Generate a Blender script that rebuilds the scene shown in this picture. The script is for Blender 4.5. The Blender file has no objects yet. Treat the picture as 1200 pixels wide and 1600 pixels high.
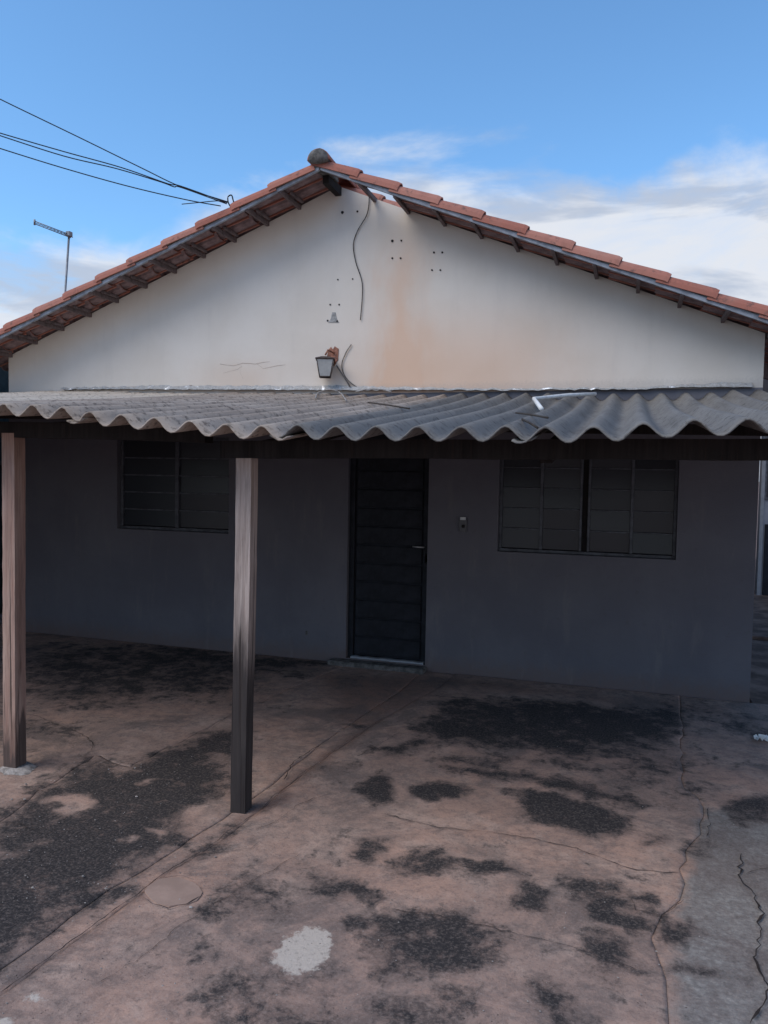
import bpy, bmesh, math, random
import numpy as np
from mathutils import Matrix, Vector
random.seed(7); rng = np.random.default_rng(11)
S = bpy.context.scene
COL = S.collection
R_ = math.radians

# ------------------------------------------------------------------ camera
CAM_H, CAM_D, YAW, PITCH, ROLL, FPX = 1.70, 6.40, R_(17.6), R_(-2.86), R_(1.03), 1200.0
_F = Vector((-math.sin(YAW)*math.cos(PITCH), math.cos(YAW)*math.cos(PITCH), math.sin(PITCH)))
_R0 = Vector((math.cos(YAW), math.sin(YAW), 0)); _U0 = _R0.cross(_F)
_R = _R0*math.cos(ROLL) + _U0*math.sin(ROLL); _U = -_R0*math.sin(ROLL) + _U0*math.cos(ROLL)
_C = Vector((0, -CAM_D, CAM_H))
cd = bpy.data.cameras.new('camera'); cam = bpy.data.objects.new('camera', cd); COL.objects.link(cam)
M = Matrix((_R, _U, -_F)).transposed().to_4x4(); M.translation = _C
cam.matrix_world = M
cd.sensor_fit = 'HORIZONTAL'; cd.sensor_width = 36.0; cd.lens = 36.0*FPX/1200.0
cd.clip_end = 5000; cd.clip_start = 0.05
S.camera = cam
S.render.resolution_x, S.render.resolution_y = 768, 1024

def ray(px, py):
    return _F + _R*((px-600)/FPX) - _U*((py-800)/FPX)
def hit(px, py, axis, val):
    v = ray(px, py); t = (val-_C[axis])/v[axis]
    return _C + v*t
def gnd(px, py): return hit(px, py, 2, 0.0)
def fac(px, py, y=0.0): return hit(px, py, 1, y)

# ------------------------------------------------------------------ light
SUN_EL, SUN_AZ = R_(48), R_(222)      # azimuth clockwise from +Y : behind the camera, to its left
sd = Vector((math.sin(SUN_AZ)*math.cos(SUN_EL), math.cos(SUN_AZ)*math.cos(SUN_EL), math.sin(SUN_EL)))
sl = bpy.data.lights.new('sun', 'SUN'); sun = bpy.data.objects.new('sun', sl); COL.objects.link(sun)
sl.energy = 1.5; sl.angle = R_(45); sl.color = (1.0, 0.88, 0.74)
sun.rotation_euler = sd.to_track_quat('Z', 'Y').to_euler(); sun.location = (-4, -12, 14)

W = bpy.data.worlds.new('World'); S.world = W; W.use_nodes = True
SKY_STRENGTH = 0.15
S.view_settings.view_transform = 'Standard'; S.view_settings.look = 'None'
S.view_settings.gamma = 1.0; S.view_settings.use_curve_mapping = False
S.view_settings.exposure = 0.62

class N:
    """small node-graph helper"""
    def __init__(s, tree): s.t = tree; s.n = tree.nodes; s.l = tree.links
    def new(s, typ, **kw):
        n = s.n.new(typ)
        for k, v in kw.items(): setattr(n, k, v)
        return n
    def put(s, sock, v):
        if v is None: return
        if isinstance(v, bpy.types.NodeSocket): s.l.new(v, sock)
        elif isinstance(v, (tuple, list)) and len(v) == 3 and sock.type == 'RGBA': sock.default_value = (*v, 1)
        else: sock.default_value = v
    def math(s, op, a, b=None, c=None, clamp=False):
        n = s.new('ShaderNodeMath', operation=op, use_clamp=clamp)
        s.put(n.inputs[0], a); s.put(n.inputs[1], b); s.put(n.inputs[2], c); return n.outputs[0]
    def vmath(s, op, a, b=None):
        n = s.new('ShaderNodeVectorMath', operation=op)
        s.put(n.inputs[0], a); s.put(n.inputs[1], b)
        return n.outputs['Value'] if op in ('DOT_PRODUCT', 'LENGTH') else n.outputs[0]
    def mix(s, f, a, b, blend='MIX'):
        n = s.new('ShaderNodeMix', data_type='RGBA', blend_type=blend)
        s.put(n.inputs[0], f); s.put(n.inputs[6], a); s.put(n.inputs[7], b); return n.outputs[2]
    def step(s, v, lo, hi, a=0.0, b=1.0):
        n = s.new('ShaderNodeMapRange', interpolation_type='SMOOTHSTEP')
        s.put(n.inputs[0], v); s.put(n.inputs[1], lo); s.put(n.inputs[2], hi); s.put(n.inputs[3], a); s.put(n.inputs[4], b)
        return n.outputs[0]
    def noise(s, vec, scale, detail=4, rough=0.6, dist=0.0):
        n = s.new('ShaderNodeTexNoise'); s.put(n.inputs['Vector'], vec)
        n.inputs['Scale'].default_value = scale; n.inputs['Detail'].default_value = detail
        n.inputs['Roughness'].default_value = rough; n.inputs['Distortion'].default_value = dist
        return n.outputs[0]
    def scale(s, vec, sc, off=(0, 0, 0)):
        n = s.new('ShaderNodeMapping'); s.put(n.inputs[0], vec)
        n.inputs['Scale'].default_value = sc; n.inputs['Location'].default_value = off; return n.outputs[0]
    def attr(s, name):
        return s.new('ShaderNodeAttribute', attribute_name=name).outputs['Fac']

# ---- sky: Nishita blue with a bank of cloud round the horizon
g = N(W.node_tree); W.node_tree.nodes.clear()
sky = g.new('ShaderNodeTexSky', sky_type='NISHITA', sun_disc=False)
sky.sun_elevation = SUN_EL; sky.sun_rotation = SUN_AZ; sky.altitude = 700
sky.air_density = 1.0; sky.dust_density = 0.7; sky.ozone_density = 2.0
tc = g.new('ShaderNodeTexCoord').outputs['Generated']
sep = g.new('ShaderNodeSeparateXYZ'); g.put(sep.inputs[0], tc)
dx, dy, dz = sep.outputs
warp = g.noise(g.scale(tc, (2.2, 2.2, 5.0), (3.1, 0.4, 1.3)), 1.6, 7, 0.58, 0.35)
puff = g.noise(g.scale(tc, (3, 3, 9.0), (1.2, 5.0, 0.3)), 2.6, 8, 0.62, 0.6)
right = g.vmath('DOT_PRODUCT', tc, (math.cos(YAW), math.sin(YAW), 0))
top = g.step(right, -0.30, -0.10, 0.265, 0.375)
edge = g.math('SUBTRACT', top, dz)
edge = g.math('ADD', edge, g.math('MULTIPLY', g.math('SUBTRACT', warp, 0.5), 0.22))
dens = g.step(edge, -0.01, 0.05)
thin = g.step(puff, 0.30, 0.55)
dens = g.math('MULTIPLY', dens, g.math('ADD', g.step(right, -0.25, 0.0, 0.50, 0.84), g.math('MULTIPLY', thin, g.step(right, -0.25, 0.0, 0.45, 0.16))))
shade = g.step(g.noise(g.scale(tc, (1.6, 1.6, 6.5), (7.7, 2.0, 4.4)), 2.2, 6, 0.55, 0.5), 0.45, 0.57)
ccol = g.mix(g.math('MULTIPLY', shade, 0.75), (3.35, 3.5, 3.8), (1.8, 2.15, 2.8))
skyc = g.mix(dens, g.mix(1.0, sky.outputs[0], (0.68, 0.94, 1.05), 'MULTIPLY'), ccol)
bg = g.new('ShaderNodeBackground'); g.put(bg.inputs[0], skyc); bg.inputs[1].default_value = SKY_STRENGTH
wo = g.new('ShaderNodeOutputWorld'); g.l.new(bg.outputs[0], wo.inputs[0])

# ------------------------------------------------------------------ materials
def mat(name, build, rough=0.8, metallic=0.0, spec=0.3):
    m = bpy.data.materials.new(name); m.use_nodes = True
    t = m.node_tree; t.nodes.clear(); q = N(t)
    b = q.new('ShaderNodeBsdfPrincipled'); o = q.new('ShaderNodeOutputMaterial')
    q.l.new(b.outputs[0], o.inputs[0])
    b.inputs['Roughness'].default_value = rough; b.inputs['Metallic'].default_value = metallic
    b.inputs['Specular IOR Level'].default_value = spec
    r = build(q, b)
    if r is not None: q.put(b.inputs['Base Color'], r)
    return m
def objc(q): return q.new('ShaderNodeTexCoord').outputs['Object']
def geo(q): return q.new('ShaderNodeNewGeometry').outputs['Position']
def bump(q, b, h, strength=0.3, dist=0.01):
    n = q.new('ShaderNodeBump'); n.inputs['Strength'].default_value = strength; n.inputs['Distance'].default_value = dist
    q.put(n.inputs['Height'], h); q.l.new(n.outputs[0], b.inputs['Normal'])

def m_concrete(q, b):
    p = geo(q)
    big = q.noise(p, 0.9, 5, 0.6, 0.3); mid = q.noise(p, 4.5, 7, 0.68, 0.3); fine = q.noise(p, 38, 6, 0.7); grit = q.noise(p, 80, 4, 0.75)
    c = q.mix(q.step(big, 0.35, 0.65), (0.46, 0.285, 0.215), (0.38, 0.255, 0.205))
    c = q.mix(q.step(mid, 0.42, 0.66, 0, 0.55), c, (0.51, 0.385, 0.32))
    gr = q.step(q.math('ADD', q.attr('grey'), q.math('MULTIPLY', q.math('SUBTRACT', mid, 0.5), 0.9)), 0.35, 0.75)
    c = q.mix(gr, c, q.mix(q.step(fine, 0.35, 0.7), (0.18, 0.165, 0.155), (0.31, 0.29, 0.27)))
    rd = q.step(q.math('ADD', q.attr('red'), q.math('MULTIPLY', q.math('SUBTRACT', mid, 0.5), 0.8)), 0.3, 0.85)
    c = q.mix(q.math('MULTIPLY', rd, 0.75), c, (0.185, 0.098, 0.072))
    # mottling at several sizes, and faint grime everywhere
    c = q.mix(q.step(q.noise(p, 2.7, 8, 0.7, 0.6), 0.40, 0.62, 0.0, 0.55), c, q.mix(0.75, c, (0.17, 0.125, 0.11)))
    c = q.mix(q.step(q.noise(p, 13, 8, 0.74, 0.3), 0.42, 0.64, 0.0, 0.6), c, q.mix(0.75, c, (0.12, 0.095, 0.088)))
    gm = q.step(q.noise(p, 1.7, 9, 0.74, 0.7), 0.48, 0.64, 0, 0.72)
    c = q.mix(gm, c, (0.13, 0.105, 0.098))
    halo = q.step(q.math('ADD', q.attr('stain'), q.math('MULTIPLY', q.math('SUBTRACT', mid, 0.5), 1.3)), 0.06, 0.62, 0, 0.72)
    c = q.mix(halo, c, (0.135, 0.098, 0.086))
    # black mould: soft masks broken up by noise at several sizes
    m2 = q.noise(p, 11, 8, 0.72, 0.4)
    br = q.math('ADD', q.math('MULTIPLY', q.math('SUBTRACT', mid, 0.5), 2.3), q.math('MULTIPLY', q.math('SUBTRACT', m2, 0.5), 2.0))
    br = q.math('ADD', br, q.math('MULTIPLY', q.math('SUBTRACT', fine, 0.5), 0.8))
    st = q.step(q.math('ADD', q.attr('stain'), br), 0.17, 0.84)
    st = q.math('MULTIPLY', st, q.step(grit, 0.15, 0.42, 0.86, 0.97))
    c = q.mix(st, c, q.mix(q.step(fine, 0.4, 0.75), (0.020, 0.019, 0.021), (0.050, 0.043, 0.042)))
    wh = q.step(q.math('ADD', q.attr('white'), q.math('ADD', q.math('MULTIPLY', q.math('SUBTRACT', fine, 0.5), 1.3), q.math('MULTIPLY', q.math('SUBTRACT', q.noise(p, 11, 8, 0.72, 0.4), 0.5), 1.5))), 0.38, 0.70)
    c = q.mix(wh, c, q.mix(grit, (0.42, 0.36, 0.305), (0.60, 0.52, 0.455)))
    # pits and specks
    v = q.new('ShaderNodeTexVoronoi'); q.put(v.inputs['Vector'], p); v.inputs['Scale'].default_value = 46
    pit = q.step(v.outputs['Distance'], 0.05, 0.17, 1, 0)
    pit = q.math('MULTIPLY', pit, q.step(q.noise(p, 7, 3), 0.5, 0.62))
    c = q.mix(q.math('MULTIPLY', pit, 0.7), c, (0.06, 0.045, 0.04))
    c = q.mix(q.step(grit, 0.46, 0.68, 0.0, 0.5), c, q.mix(0.5, c, (0.40, 0.32, 0.28)))
    c = q.mix(q.step(q.noise(q.scale(p, (1, 1, 1), (9, 4, 2)), 62, 4, 0.75), 0.52, 0.68, 0.0, 0.55), c, q.mix(0.6, c, (0.05, 0.04, 0.038)))
    h = q.math('ADD', q.math('MULTIPLY', fine, 0.6), q.math('MULTIPLY', grit, 0.35))
    h = q.math('SUBTRACT', h, q.math('MULTIPLY', pit, 0.6))
    bump(q, b, h, 0.7, 0.008)
    return c
CONCRETE = mat('weathered_concrete', m_concrete, 0.88, spec=0.25)

def m_gable(q, b):
    p = geo(q); s = q.new('ShaderNodeSeparateXYZ'); q.put(s.inputs[0], p); x, y, z = s.outputs
    n1 = q.noise(p, 1.3, 5, 0.6); n2 = q.noise(q.scale(p, (5, 5, 0.8)), 1.0, 6, 0.65); fine = q.noise(p, 55, 5, 0.65)
    c = q.mix(q.step(n1, 0.35, 0.65), (0.65, 0.585, 0.515), (0.70, 0.64, 0.575))
    c = q.mix(q.step(n2, 0.5, 0.75, 0, 0.22), c, (0.50, 0.46, 0.43))
    # rust-coloured water stain with its own outline
    wob = q.math('MULTIPLY', q.math('SUBTRACT', q.noise(q.scale(p, (2.2, 1, 0.9)), 1.3, 5, 0.6), 0.5), 0.75)
    def gau(v, c0, w):
        d = q.math('DIVIDE', q.math('SUBTRACT', v, c0), w); return q.math('POWER', 2.718, q.math('MULTIPLY', q.math('MULTIPLY', d, d), -1))
    xw = q.math('ADD', x, wob)
    run = q.math('MULTIPLY', gau(xw, -1.93, 0.20), q.step(z, 3.95, 3.35))
    pool = q.math('MULTIPLY', gau(xw, -1.35, 0.95), q.step(z, 3.35, 2.55))
    rust = q.math('MINIMUM', q.math('ADD', q.math('MULTIPLY', run, 0.42), q.math('MULTIPLY', pool, 0.50)), 0.58)
    c = q.mix(rust, c, (0.66, 0.36, 0.20))
    pool2 = q.math('MULTIPLY', gau(xw, -3.45, 0.45), q.step(z, 2.85, 2.5, 0, 0.25))
    c = q.mix(pool2, c, (0.66, 0.42, 0.28))
    # grime creeping up from the flashing
    lo = q.step(q.math('ADD', z, q.math('MULTIPLY', q.math('SUBTRACT', fine, 0.5), 0.10)), 2.50, 2.42, 0, 0.35)
    c = q.mix(lo, c, (0.30, 0.28, 0.27))
    bump(q, b, q.math('ADD', q.math('MULTIPLY', fine, 0.5), q.math('MULTIPLY', q.noise(p, 6, 4), 1.2)), 0.18, 0.006)
    return c
GABLE = mat('white_lime_paint', m_gable, 0.9, spec=0.2)

def m_greywall(q, b):
    p = geo(q); s = q.new('ShaderNodeSeparateXYZ'); q.put(s.inputs[0], p)
    n1 = q.noise(p, 1.1, 6, 0.6, 0.3); n2 = q.noise(p, 16, 5, 0.65); fine = q.noise(p, 60, 5, 0.65)
    c = q.mix(q.step(n1, 0.35, 0.65), (0.122, 0.119, 0.138), (0.146, 0.142, 0.160))
    lo = q.step(q.math('ADD', s.outputs[2], q.math('MULTIPLY', q.math('SUBTRACT', n2, 0.5), 0.22)), 0.20, 0.0, 0, 0.6)
    c = q.mix(lo, c, (0.15, 0.105, 0.09))
    c = q.mix(q.step(n2, 0.55, 0.72, 0, 0.45), c, (0.115, 0.108, 0.115))
    c = q.mix(q.step(q.noise(q.scale(p, (6, 1, 1.2)), 1.0, 7, 0.7), 0.54, 0.70, 0, 0.35), c, (0.20, 0.185, 0.185))
    bump(q, b, q.math('ADD', fine, q.math('MULTIPLY', n2, 0.8)), 0.22, 0.006)
    return c
GREYWALL = mat('grey_wall_paint', m_greywall, 0.85, spec=0.25)

def m_tile(q, b):
    p = geo(q); oi = q.new('ShaderNodeObjectInfo').outputs['Random']
    n1 = q.noise(p, 9, 6, 0.65); n2 = q.noise(p, 2.0, 4, 0.6); fine = q.noise(p, 90, 4, 0.7)
    c = q.mix(oi, (0.34, 0.125, 0.09), (0.42, 0.19, 0.145))
    c = q.mix(q.step(n1, 0.45, 0.72, 0, 0.6), c, (0.29, 0.13, 0.10))
    c = q.mix(q.step(q.noise(p, 15, 8, 0.72), 0.53, 0.68, 0, 0.7), c, (0.085, 0.065, 0.06))
    c = q.mix(q.step(n2, 0.55, 0.75, 0, 0.4), c, (0.40, 0.25, 0.20))
    bump(q, b, q.math('ADD', fine, n1), 0.25, 0.004)
    return c
TILE = mat('clay_tile', m_tile, 0.85, spec=0.25)

def m_fibro(c0, c1, dark):
    def f(q, b):
        p = geo(q); n1 = q.noise(p, 1.6, 6, 0.65, 0.2); n2 = q.noise(p, 26, 6, 0.7); fine = q.noise(p, 120, 4, 0.7)
        st = q.noise(q.scale(p, (14, 0.9, 4)), 1.0, 6, 0.65)
        oi = q.new('ShaderNodeObjectInfo').outputs['Random']
        c = q.mix(q.step(n1, 0.32, 0.68), c0, c1)
        c = q.mix(q.step(st, 0.50, 0.72, 0, 0.5), c, dark)
        c = q.mix(q.step(n2, 0.50, 0.66, 0, 0.75), c, tuple(0.5*v for v in dark))
        c = q.mix(q.step(fine, 0.56, 0.72, 0, 0.5), c, tuple(min(0.6, 1.35*v) for v in c1))
        c = q.mix(q.math('MULTIPLY', oi, 0.25), c, dark)
        bump(q, b, q.math('ADD', fine, q.math('MULTIPLY', n2, 1.3)), 0.7, 0.004)
        return c
    return f
FIBRO_OLD = mat('lichened_fibre_cement', m_fibro((0.55, 0.47, 0.385), (0.64, 0.555, 0.465), (0.30, 0.25, 0.205)), 0.95, spec=0.15)
FIBRO_MID = mat('brown_grey_fibre_cement', m_fibro((0.32, 0.262, 0.218), (0.42, 0.352, 0.298), (0.145, 0.116, 0.098)), 0.95, spec=0.15)
FIBRO_NEW = mat('grey_fibre_cement', m_fibro((0.16, 0.152, 0.145), (0.205, 0.197, 0.188), (0.095, 0.088, 0.083)), 0.92, spec=0.2)

def m_wood(c0, c1, char, zlo, zhi, camt):
    def f(q, b):
        p = objc(q); s = q.new('ShaderNodeSeparateXYZ'); q.put(s.inputs[0], p)
        gr = q.noise(q.scale(p, (40, 40, 1.6)), 1.0, 6, 0.65, 0.4); n = q.noise(q.scale(p, (9, 9, 1.1)), 1.0, 5, 0.6)
        c = q.mix(q.step(gr, 0.3, 0.7), c0, c1)
        c = q.mix(q.step(n, 0.47, 0.66, 0, 0.75), c, tuple(0.5*v for v in c0))
        c = q.mix(q.step(q.noise(q.scale(p, (16, 16, 0.7), (4, 2, 1)), 1.0, 5, 0.6), 0.56, 0.70, 0, 0.6 if camt else 0.0), c, (0.17, 0.06, 0.045))
        zz = q.math('ADD', s.outputs[2], q.math('MULTIPLY', q.math('SUBTRACT', n, 0.5), 1.1))
        c = q.mix(q.math('MULTIPLY', q.step(zz, zhi, zlo), camt), c, char)
        fib = q.noise(q.scale(p, (160, 160, 5)), 1.0, 5, 0.7)
        c = q.mix(q.step(fib, 0.45, 0.65, 0, 0.45), c, q.mix(0.7, c, (0.03, 0.025, 0.022)))
        crack = q.step(q.noise(q.scale(p, (70, 70, 1.0)), 1.0, 3, 0.5), 0.60, 0.68, 0, 0.8)
        c = q.mix(crack, c, (0.03, 0.022, 0.02))
        bump(q, b, q.math('SUBTRACT', gr, q.math('MULTIPLY', crack, 0.8)), 0.6, 0.006)
        return c
    return f
POST_RED = mat('weathered_red_wood', m_wood((0.34, 0.205, 0.16), (0.45, 0.31, 0.25), (0.07, 0.055, 0.05), 0.18, 0.30, 0.85), 0.85, spec=0.2)
POST_GREY = mat('charred_grey_wood', m_wood((0.34, 0.265, 0.23), (0.52, 0.42, 0.37), (0.022, 0.019, 0.020), 0.60, 1.05, 0.93), 0.85, spec=0.2)
BEAM = mat('old_beam_wood', m_wood((0.018, 0.015, 0.015), (0.030, 0.025, 0.024), (0.05, 0.04, 0.04), -9, -8, 0), 0.88, spec=0.2)
EAVE_WOOD = mat('eave_timber', m_wood((0.15, 0.115, 0.115), (0.20, 0.155, 0.155), (0.05, 0.04, 0.04), -9, -8, 0), 0.85, spec=0.2)

def plain(c, var=0.25, sc=12, bs=0.2):
    def f(q, b):
        p = objc(q); n = q.noise(p, sc, 6, 0.65); fn = q.noise(p, sc*9, 4, 0.65)
        bump(q, b, q.math('ADD', n, fn), bs, 0.004)
        return q.mix(q.step(n, 0.35, 0.68), tuple(v*(1-var) for v in c), tuple(min(0.9, v*(1+var)) for v in c))
    return f
TILE_SHADED = mat('shaded_tile_underside', plain((0.235, 0.165, 0.165), 0.3, 9, 0.3), 0.95, spec=0.15)  # eave shade put into the colour: greyer clay for the tiles' lower faces
VERGE = mat('grey_verge_paint', plain((0.28, 0.30, 0.34), 0.25), 0.7)
MORTAR = mat('grey_mortar', plain((0.12, 0.112, 0.105), 0.45, 20, 0.6), 0.95)
DOORM = mat('dark_door_paint', plain((0.016, 0.018, 0.024), 0.3, 9, 0.15), 0.65, spec=0.2)
STEEL = mat('window_steel', plain((0.085, 0.09, 0.105), 0.35, 14), 0.55, spec=0.4)
def m_glass(q, b):
    p = objc(q); n = q.noise(p, 3.0, 4, 0.6); oi = q.new('ShaderNodeObjectInfo').outputs['Random']
    bump(q, b, q.noise(p, 60, 3, 0.6), 0.25, 0.003)
    c = q.mix(n, (0.016, 0.018, 0.024), (0.027, 0.029, 0.036))
    return q.mix(q.math('MULTIPLY', oi, 0.5), c, (0.040, 0.040, 0.046))
GLASS = mat('dusty_dark_glass', m_glass, 0.28, spec=0.4)
CHROME = mat('dull_chrome', plain((0.55, 0.55, 0.56), 0.15), 0.35, 0.8)
RUSTY = mat('rusty_copper_paint', plain((0.30, 0.13, 0.085), 0.45, 40, 0.5), 0.7)
LAMPFRAME = mat('brown_lantern_paint', plain((0.075, 0.055, 0.05), 0.3, 30), 0.6)
MILK = mat('frosted_lantern_glass', plain((0.42, 0.41, 0.39), 0.1, 10, 0.05), 0.35)
def m_flash(q, b):
    p = geo(q); n = q.noise(p, 9, 6, 0.7, 0.4); f = q.noise(p, 50, 5, 0.7)
    s = q.step(n, 0.56, 0.66)
    q.put(b.inputs['Metallic'], q.math('MULTIPLY', s, 0.75)); q.put(b.inputs['Roughness'], q.step(s, 0, 1, 0.9, 0.38))
    bump(q, b, q.math('ADD', n, f), 0.7, 0.01)
    c = q.mix(q.step(f, 0.4, 0.7), (0.34, 0.33, 0.32), (0.50, 0.49, 0.48))
    c = q.mix(q.step(q.noise(p, 23, 5, 0.7), 0.58, 0.72, 0, 0.8), c, (0.12, 0.085, 0.07))
    return q.mix(s, c, (0.72, 0.73, 0.75))
FLASH = mat('aluminised_flashing', m_flash, 0.8)
CABLE = mat('black_cable', plain((0.018, 0.018, 0.022), 0.2), 0.6)
GREYCABLE = mat('grey_cable', plain((0.15, 0.135, 0.125), 0.3, 30), 0.8)
PALECABLE = mat('pale_grey_cable', plain((0.30, 0.28, 0.27), 0.3, 30), 0.8)
PVC = mat('white_pvc', plain((0.66, 0.66, 0.65), 0.12, 30), 0.5)
ALU = mat('dull_aluminium', plain((0.22, 0.23, 0.25), 0.2), 0.5, 0.4)
GREENWALL = mat('dark_green_wall_paint', plain((0.035, 0.055, 0.055), 0.45, 2.5, 0.3), 0.9)
ANNEXWALL = mat('annex_blue_grey_paint', plain((0.24, 0.25, 0.28), 0.15, 2, 0.2), 0.9)
PALETRIM = mat('pale_trim_paint', plain((0.27, 0.28, 0.30), 0.1), 0.8)
DARKHOLE = mat('dark_plug', plain((0.02, 0.018, 0.018), 0.2), 0.9)
CRACKM = mat('crack_soil', plain((0.035, 0.026, 0.024), 0.4, 30), 0.95)
PLATE = mat('grey_plastic_plate', plain((0.12, 0.12, 0.125), 0.1), 0.5)
TWIG = mat('dead_twig', plain((0.045, 0.036, 0.03), 0.3, 40), 0.9)
PEBBLE = mat('pale_pebble', plain((0.30, 0.27, 0.25), 0.4, 30), 0.9)
SCAR = mat('scraped_plaster', plain((0.33, 0.32, 0.31), 0.25, 40, 0.5), 0.95)
HAIR = mat('hairline_plaster', plain((0.36, 0.27, 0.22), 0.2, 30), 0.95)
POLEC = mat('pole_concrete', plain((0.30, 0.29, 0.28), 0.2, 6), 0.9)

# ------------------------------------------------------------------ object helpers
def link(name, me, m=None, parent=None):
    o = bpy.data.objects.new(name, me); COL.objects.link(o)
    if m is not None and me is not None and not me.materials: me.materials.append(m)
    if parent is not None: o.parent = parent
    return o
def tag(o, label=None, cat=None, group=None, kind=None):
    if label: o['label'] = label
    if cat: o['category'] = cat
    if group: o['group'] = group
    if kind: o['kind'] = kind
    return o
def empty(name, loc, label, cat, group=None):
    o = bpy.data.objects.new(name, None); COL.objects.link(o); o.location = loc; o.empty_display_size = 0.1
    return tag(o, label, cat, group)
def from_bm(bm, name, smooth=False):
    bmesh.ops.recalc_face_normals(bm, faces=bm.faces)
    me = bpy.data.meshes.new(name); bm.to_mesh(me); bm.free()
    if smooth:
        for f in me.polygons: f.use_smooth = True
    return me
def box_bm(bm, lo, hi, bev=0.0):
    vs = [bm.verts.new((x, y, z)) for x in (lo[0], hi[0]) for y in (lo[1], hi[1]) for z in (lo[2], hi[2])]
    fs = [bm.faces.new([vs[i] for i in f]) for f in ((0,1,3,2),(4,6,7,5),(0,4,5,1),(2,3,7,6),(0,2,6,4),(1,5,7,3))]
    if bev:
        es = list({e for f in fs for e in f.edges})
        bmesh.ops.bevel(bm, geom=es, offset=bev, segments=1, affect='EDGES', profile=0.5)
def box(name, lo, hi, m, parent=None, bev=0.004):
    """box given in world coordinates; the object's origin is the middle of its base"""
    c = Vector(((lo[0]+hi[0])/2, (lo[1]+hi[1])/2, lo[2]))
    bm = bmesh.new(); box_bm(bm, [lo[i]-c[i] for i in range(3)], [hi[i]-c[i] for i in range(3)], bev)
    o = link(name, from_bm(bm, name), m, parent)
    o.location = c - (wloc(parent) if parent else Vector())
    return o
def wloc(o):
    v = Vector()
    while o is not None: v = v + o.location; o = o.parent
    return v
def beam(name, a, b_, w, h, m, parent=None, bev=0.004, seg=1, wob=0.0):
    """square bar from a to b (centres of its ends); up as near vertical as can be"""
    a = Vector(a); b_ = Vector(b_); d = (b_-a); L = d.length; d.normalize()
    up = Vector((0, 0, 1)) if abs(d.z) < 0.95 else Vector((0, 1, 0))
    s = d.cross(up).normalized(); u = s.cross(d).normalized()
    bm = bmesh.new(); rings = []
    for i in range(seg+1):
        t = i/seg; c = a + d*L*t - a
        c = c + s*random.uniform(-wob, wob) + u*random.uniform(-wob, wob)
        k = 1 + random.uniform(-wob, wob)*4
        rings.append([bm.verts.new(c + s*(sx*w/2*k) + u*(sy*h/2*k)) for sx, sy in ((-1,-1),(1,-1),(1,1),(-1,1))])
    for r0, r1 in zip(rings, rings[1:]):
        for i in range(4): bm.faces.new((r0[i], r0[(i+1) % 4], r1[(i+1) % 4], r1[i]))
    bm.faces.new(rings[0][::-1]); bm.faces.new(rings[-1])
    if bev: 
        bmesh.ops.bevel(bm, geom=[e for e in bm.edges if len(e.link_faces) == 2 and e.calc_face_angle(0) > 0.6], offset=bev, segments=1, affect='EDGES')
    o = link(name, from_bm(bm, name), m, parent)
    o.location = a - (wloc(parent) if parent else Vector())
    return o
def tube(name, pts, r, m, parent=None, n=6, org=None, smooth=True):
    pts = [Vector(p) for p in pts]; org = Vector(org) if org is not None else pts[0].copy()
    bm = bmesh.new(); rings = []; ref = Vector((0.31, 0.2, 0.93)).normalized()
    for i, p in enumerate(pts):
        d = (pts[min(i+1, len(pts)-1)] - pts[max(i-1, 0)]).normalized()
        s = d.cross(ref)
        if s.length < 0.05: s = d.cross(Vector((1, 0, 0)))
        s.normalize(); u = s.cross(d); rr = r[i] if isinstance(r, (list, tuple)) else r
        rings.append([bm.verts.new(p-org + s*math.cos(6.2832*k/n)*rr + u*math.sin(6.2832*k/n)*rr) for k in range(n)])
    for r0, r1 in zip(rings, rings[1:]):
        for i in range(n): bm.faces.new((r0[i], r0[(i+1) % n], r1[(i+1) % n], r1[i]))
    bm.faces.new(rings[0][::-1]); bm.faces.new(rings[-1])
    o = link(name, from_bm(bm, name, smooth), m, parent)
    o.location = org - (wloc(parent) if parent else Vector())
    return o
def spline(pts, n=8):
    pts = [Vector(p) for p in pts]; out = []
    P = [pts[0]*2-pts[1]] + pts + [pts[-1]*2-pts[-2]]
    for i in range(1, len(P)-2):
        for k in range(n):
            t = k/n; a, b_, c, d = P[i-1], P[i], P[i+1], P[i+2]
            out.append(0.5*((2*b_) + (c-a)*t + (2*a-5*b_+4*c-d)*t*t + (3*b_-a-3*c+d)*t**3))
    return out + [pts[-1]]

# ------------------------------------------------------------------ the setting: ground
def poly_sd(P, poly):
    """signed distance (negative inside) of points P (n,2) to a polygon"""
    poly = np.asarray(poly, float); d = np.full(len(P), 1e9); inside = np.zeros(len(P), bool)
    for a, b_ in zip(poly, np.roll(poly, -1, 0)):
        e = b_-a; t = np.clip(((P-a)@e)/(e@e+1e-12), 0, 1); q = P-(a+t[:, None]*e)
        d = np.minimum(d, (q*q).sum(1))
        cross = ((a[1] > P[:, 1]) != (b_[1] > P[:, 1]))
        with np.errstate(divide='ignore', invalid='ignore'):
            xi = (b_[0]-a[0])*(P[:, 1]-a[1])/(b_[1]-a[1])+a[0]
        inside ^= cross & (P[:, 0] < xi)
    d = np.sqrt(d); return np.where(inside, -d, d)
def snap(P, poly):
    poly = np.asarray(poly, float); best = np.full(len(P), 1e9); Q = P.copy()
    for a, b_ in zip(poly, np.roll(poly, -1, 0)):
        e = b_-a; t = np.clip(((P-a)@e)/(e@e+1e-12), 0, 1); c = a+t[:, None]*e; dd = ((P-c)**2).sum(1)
        m = dd < best; best[m] = dd[m]; Q[m] = c[m]
    return Q
def g2(px): return [tuple(gnd(*p)[:2]) for p in px]
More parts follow.
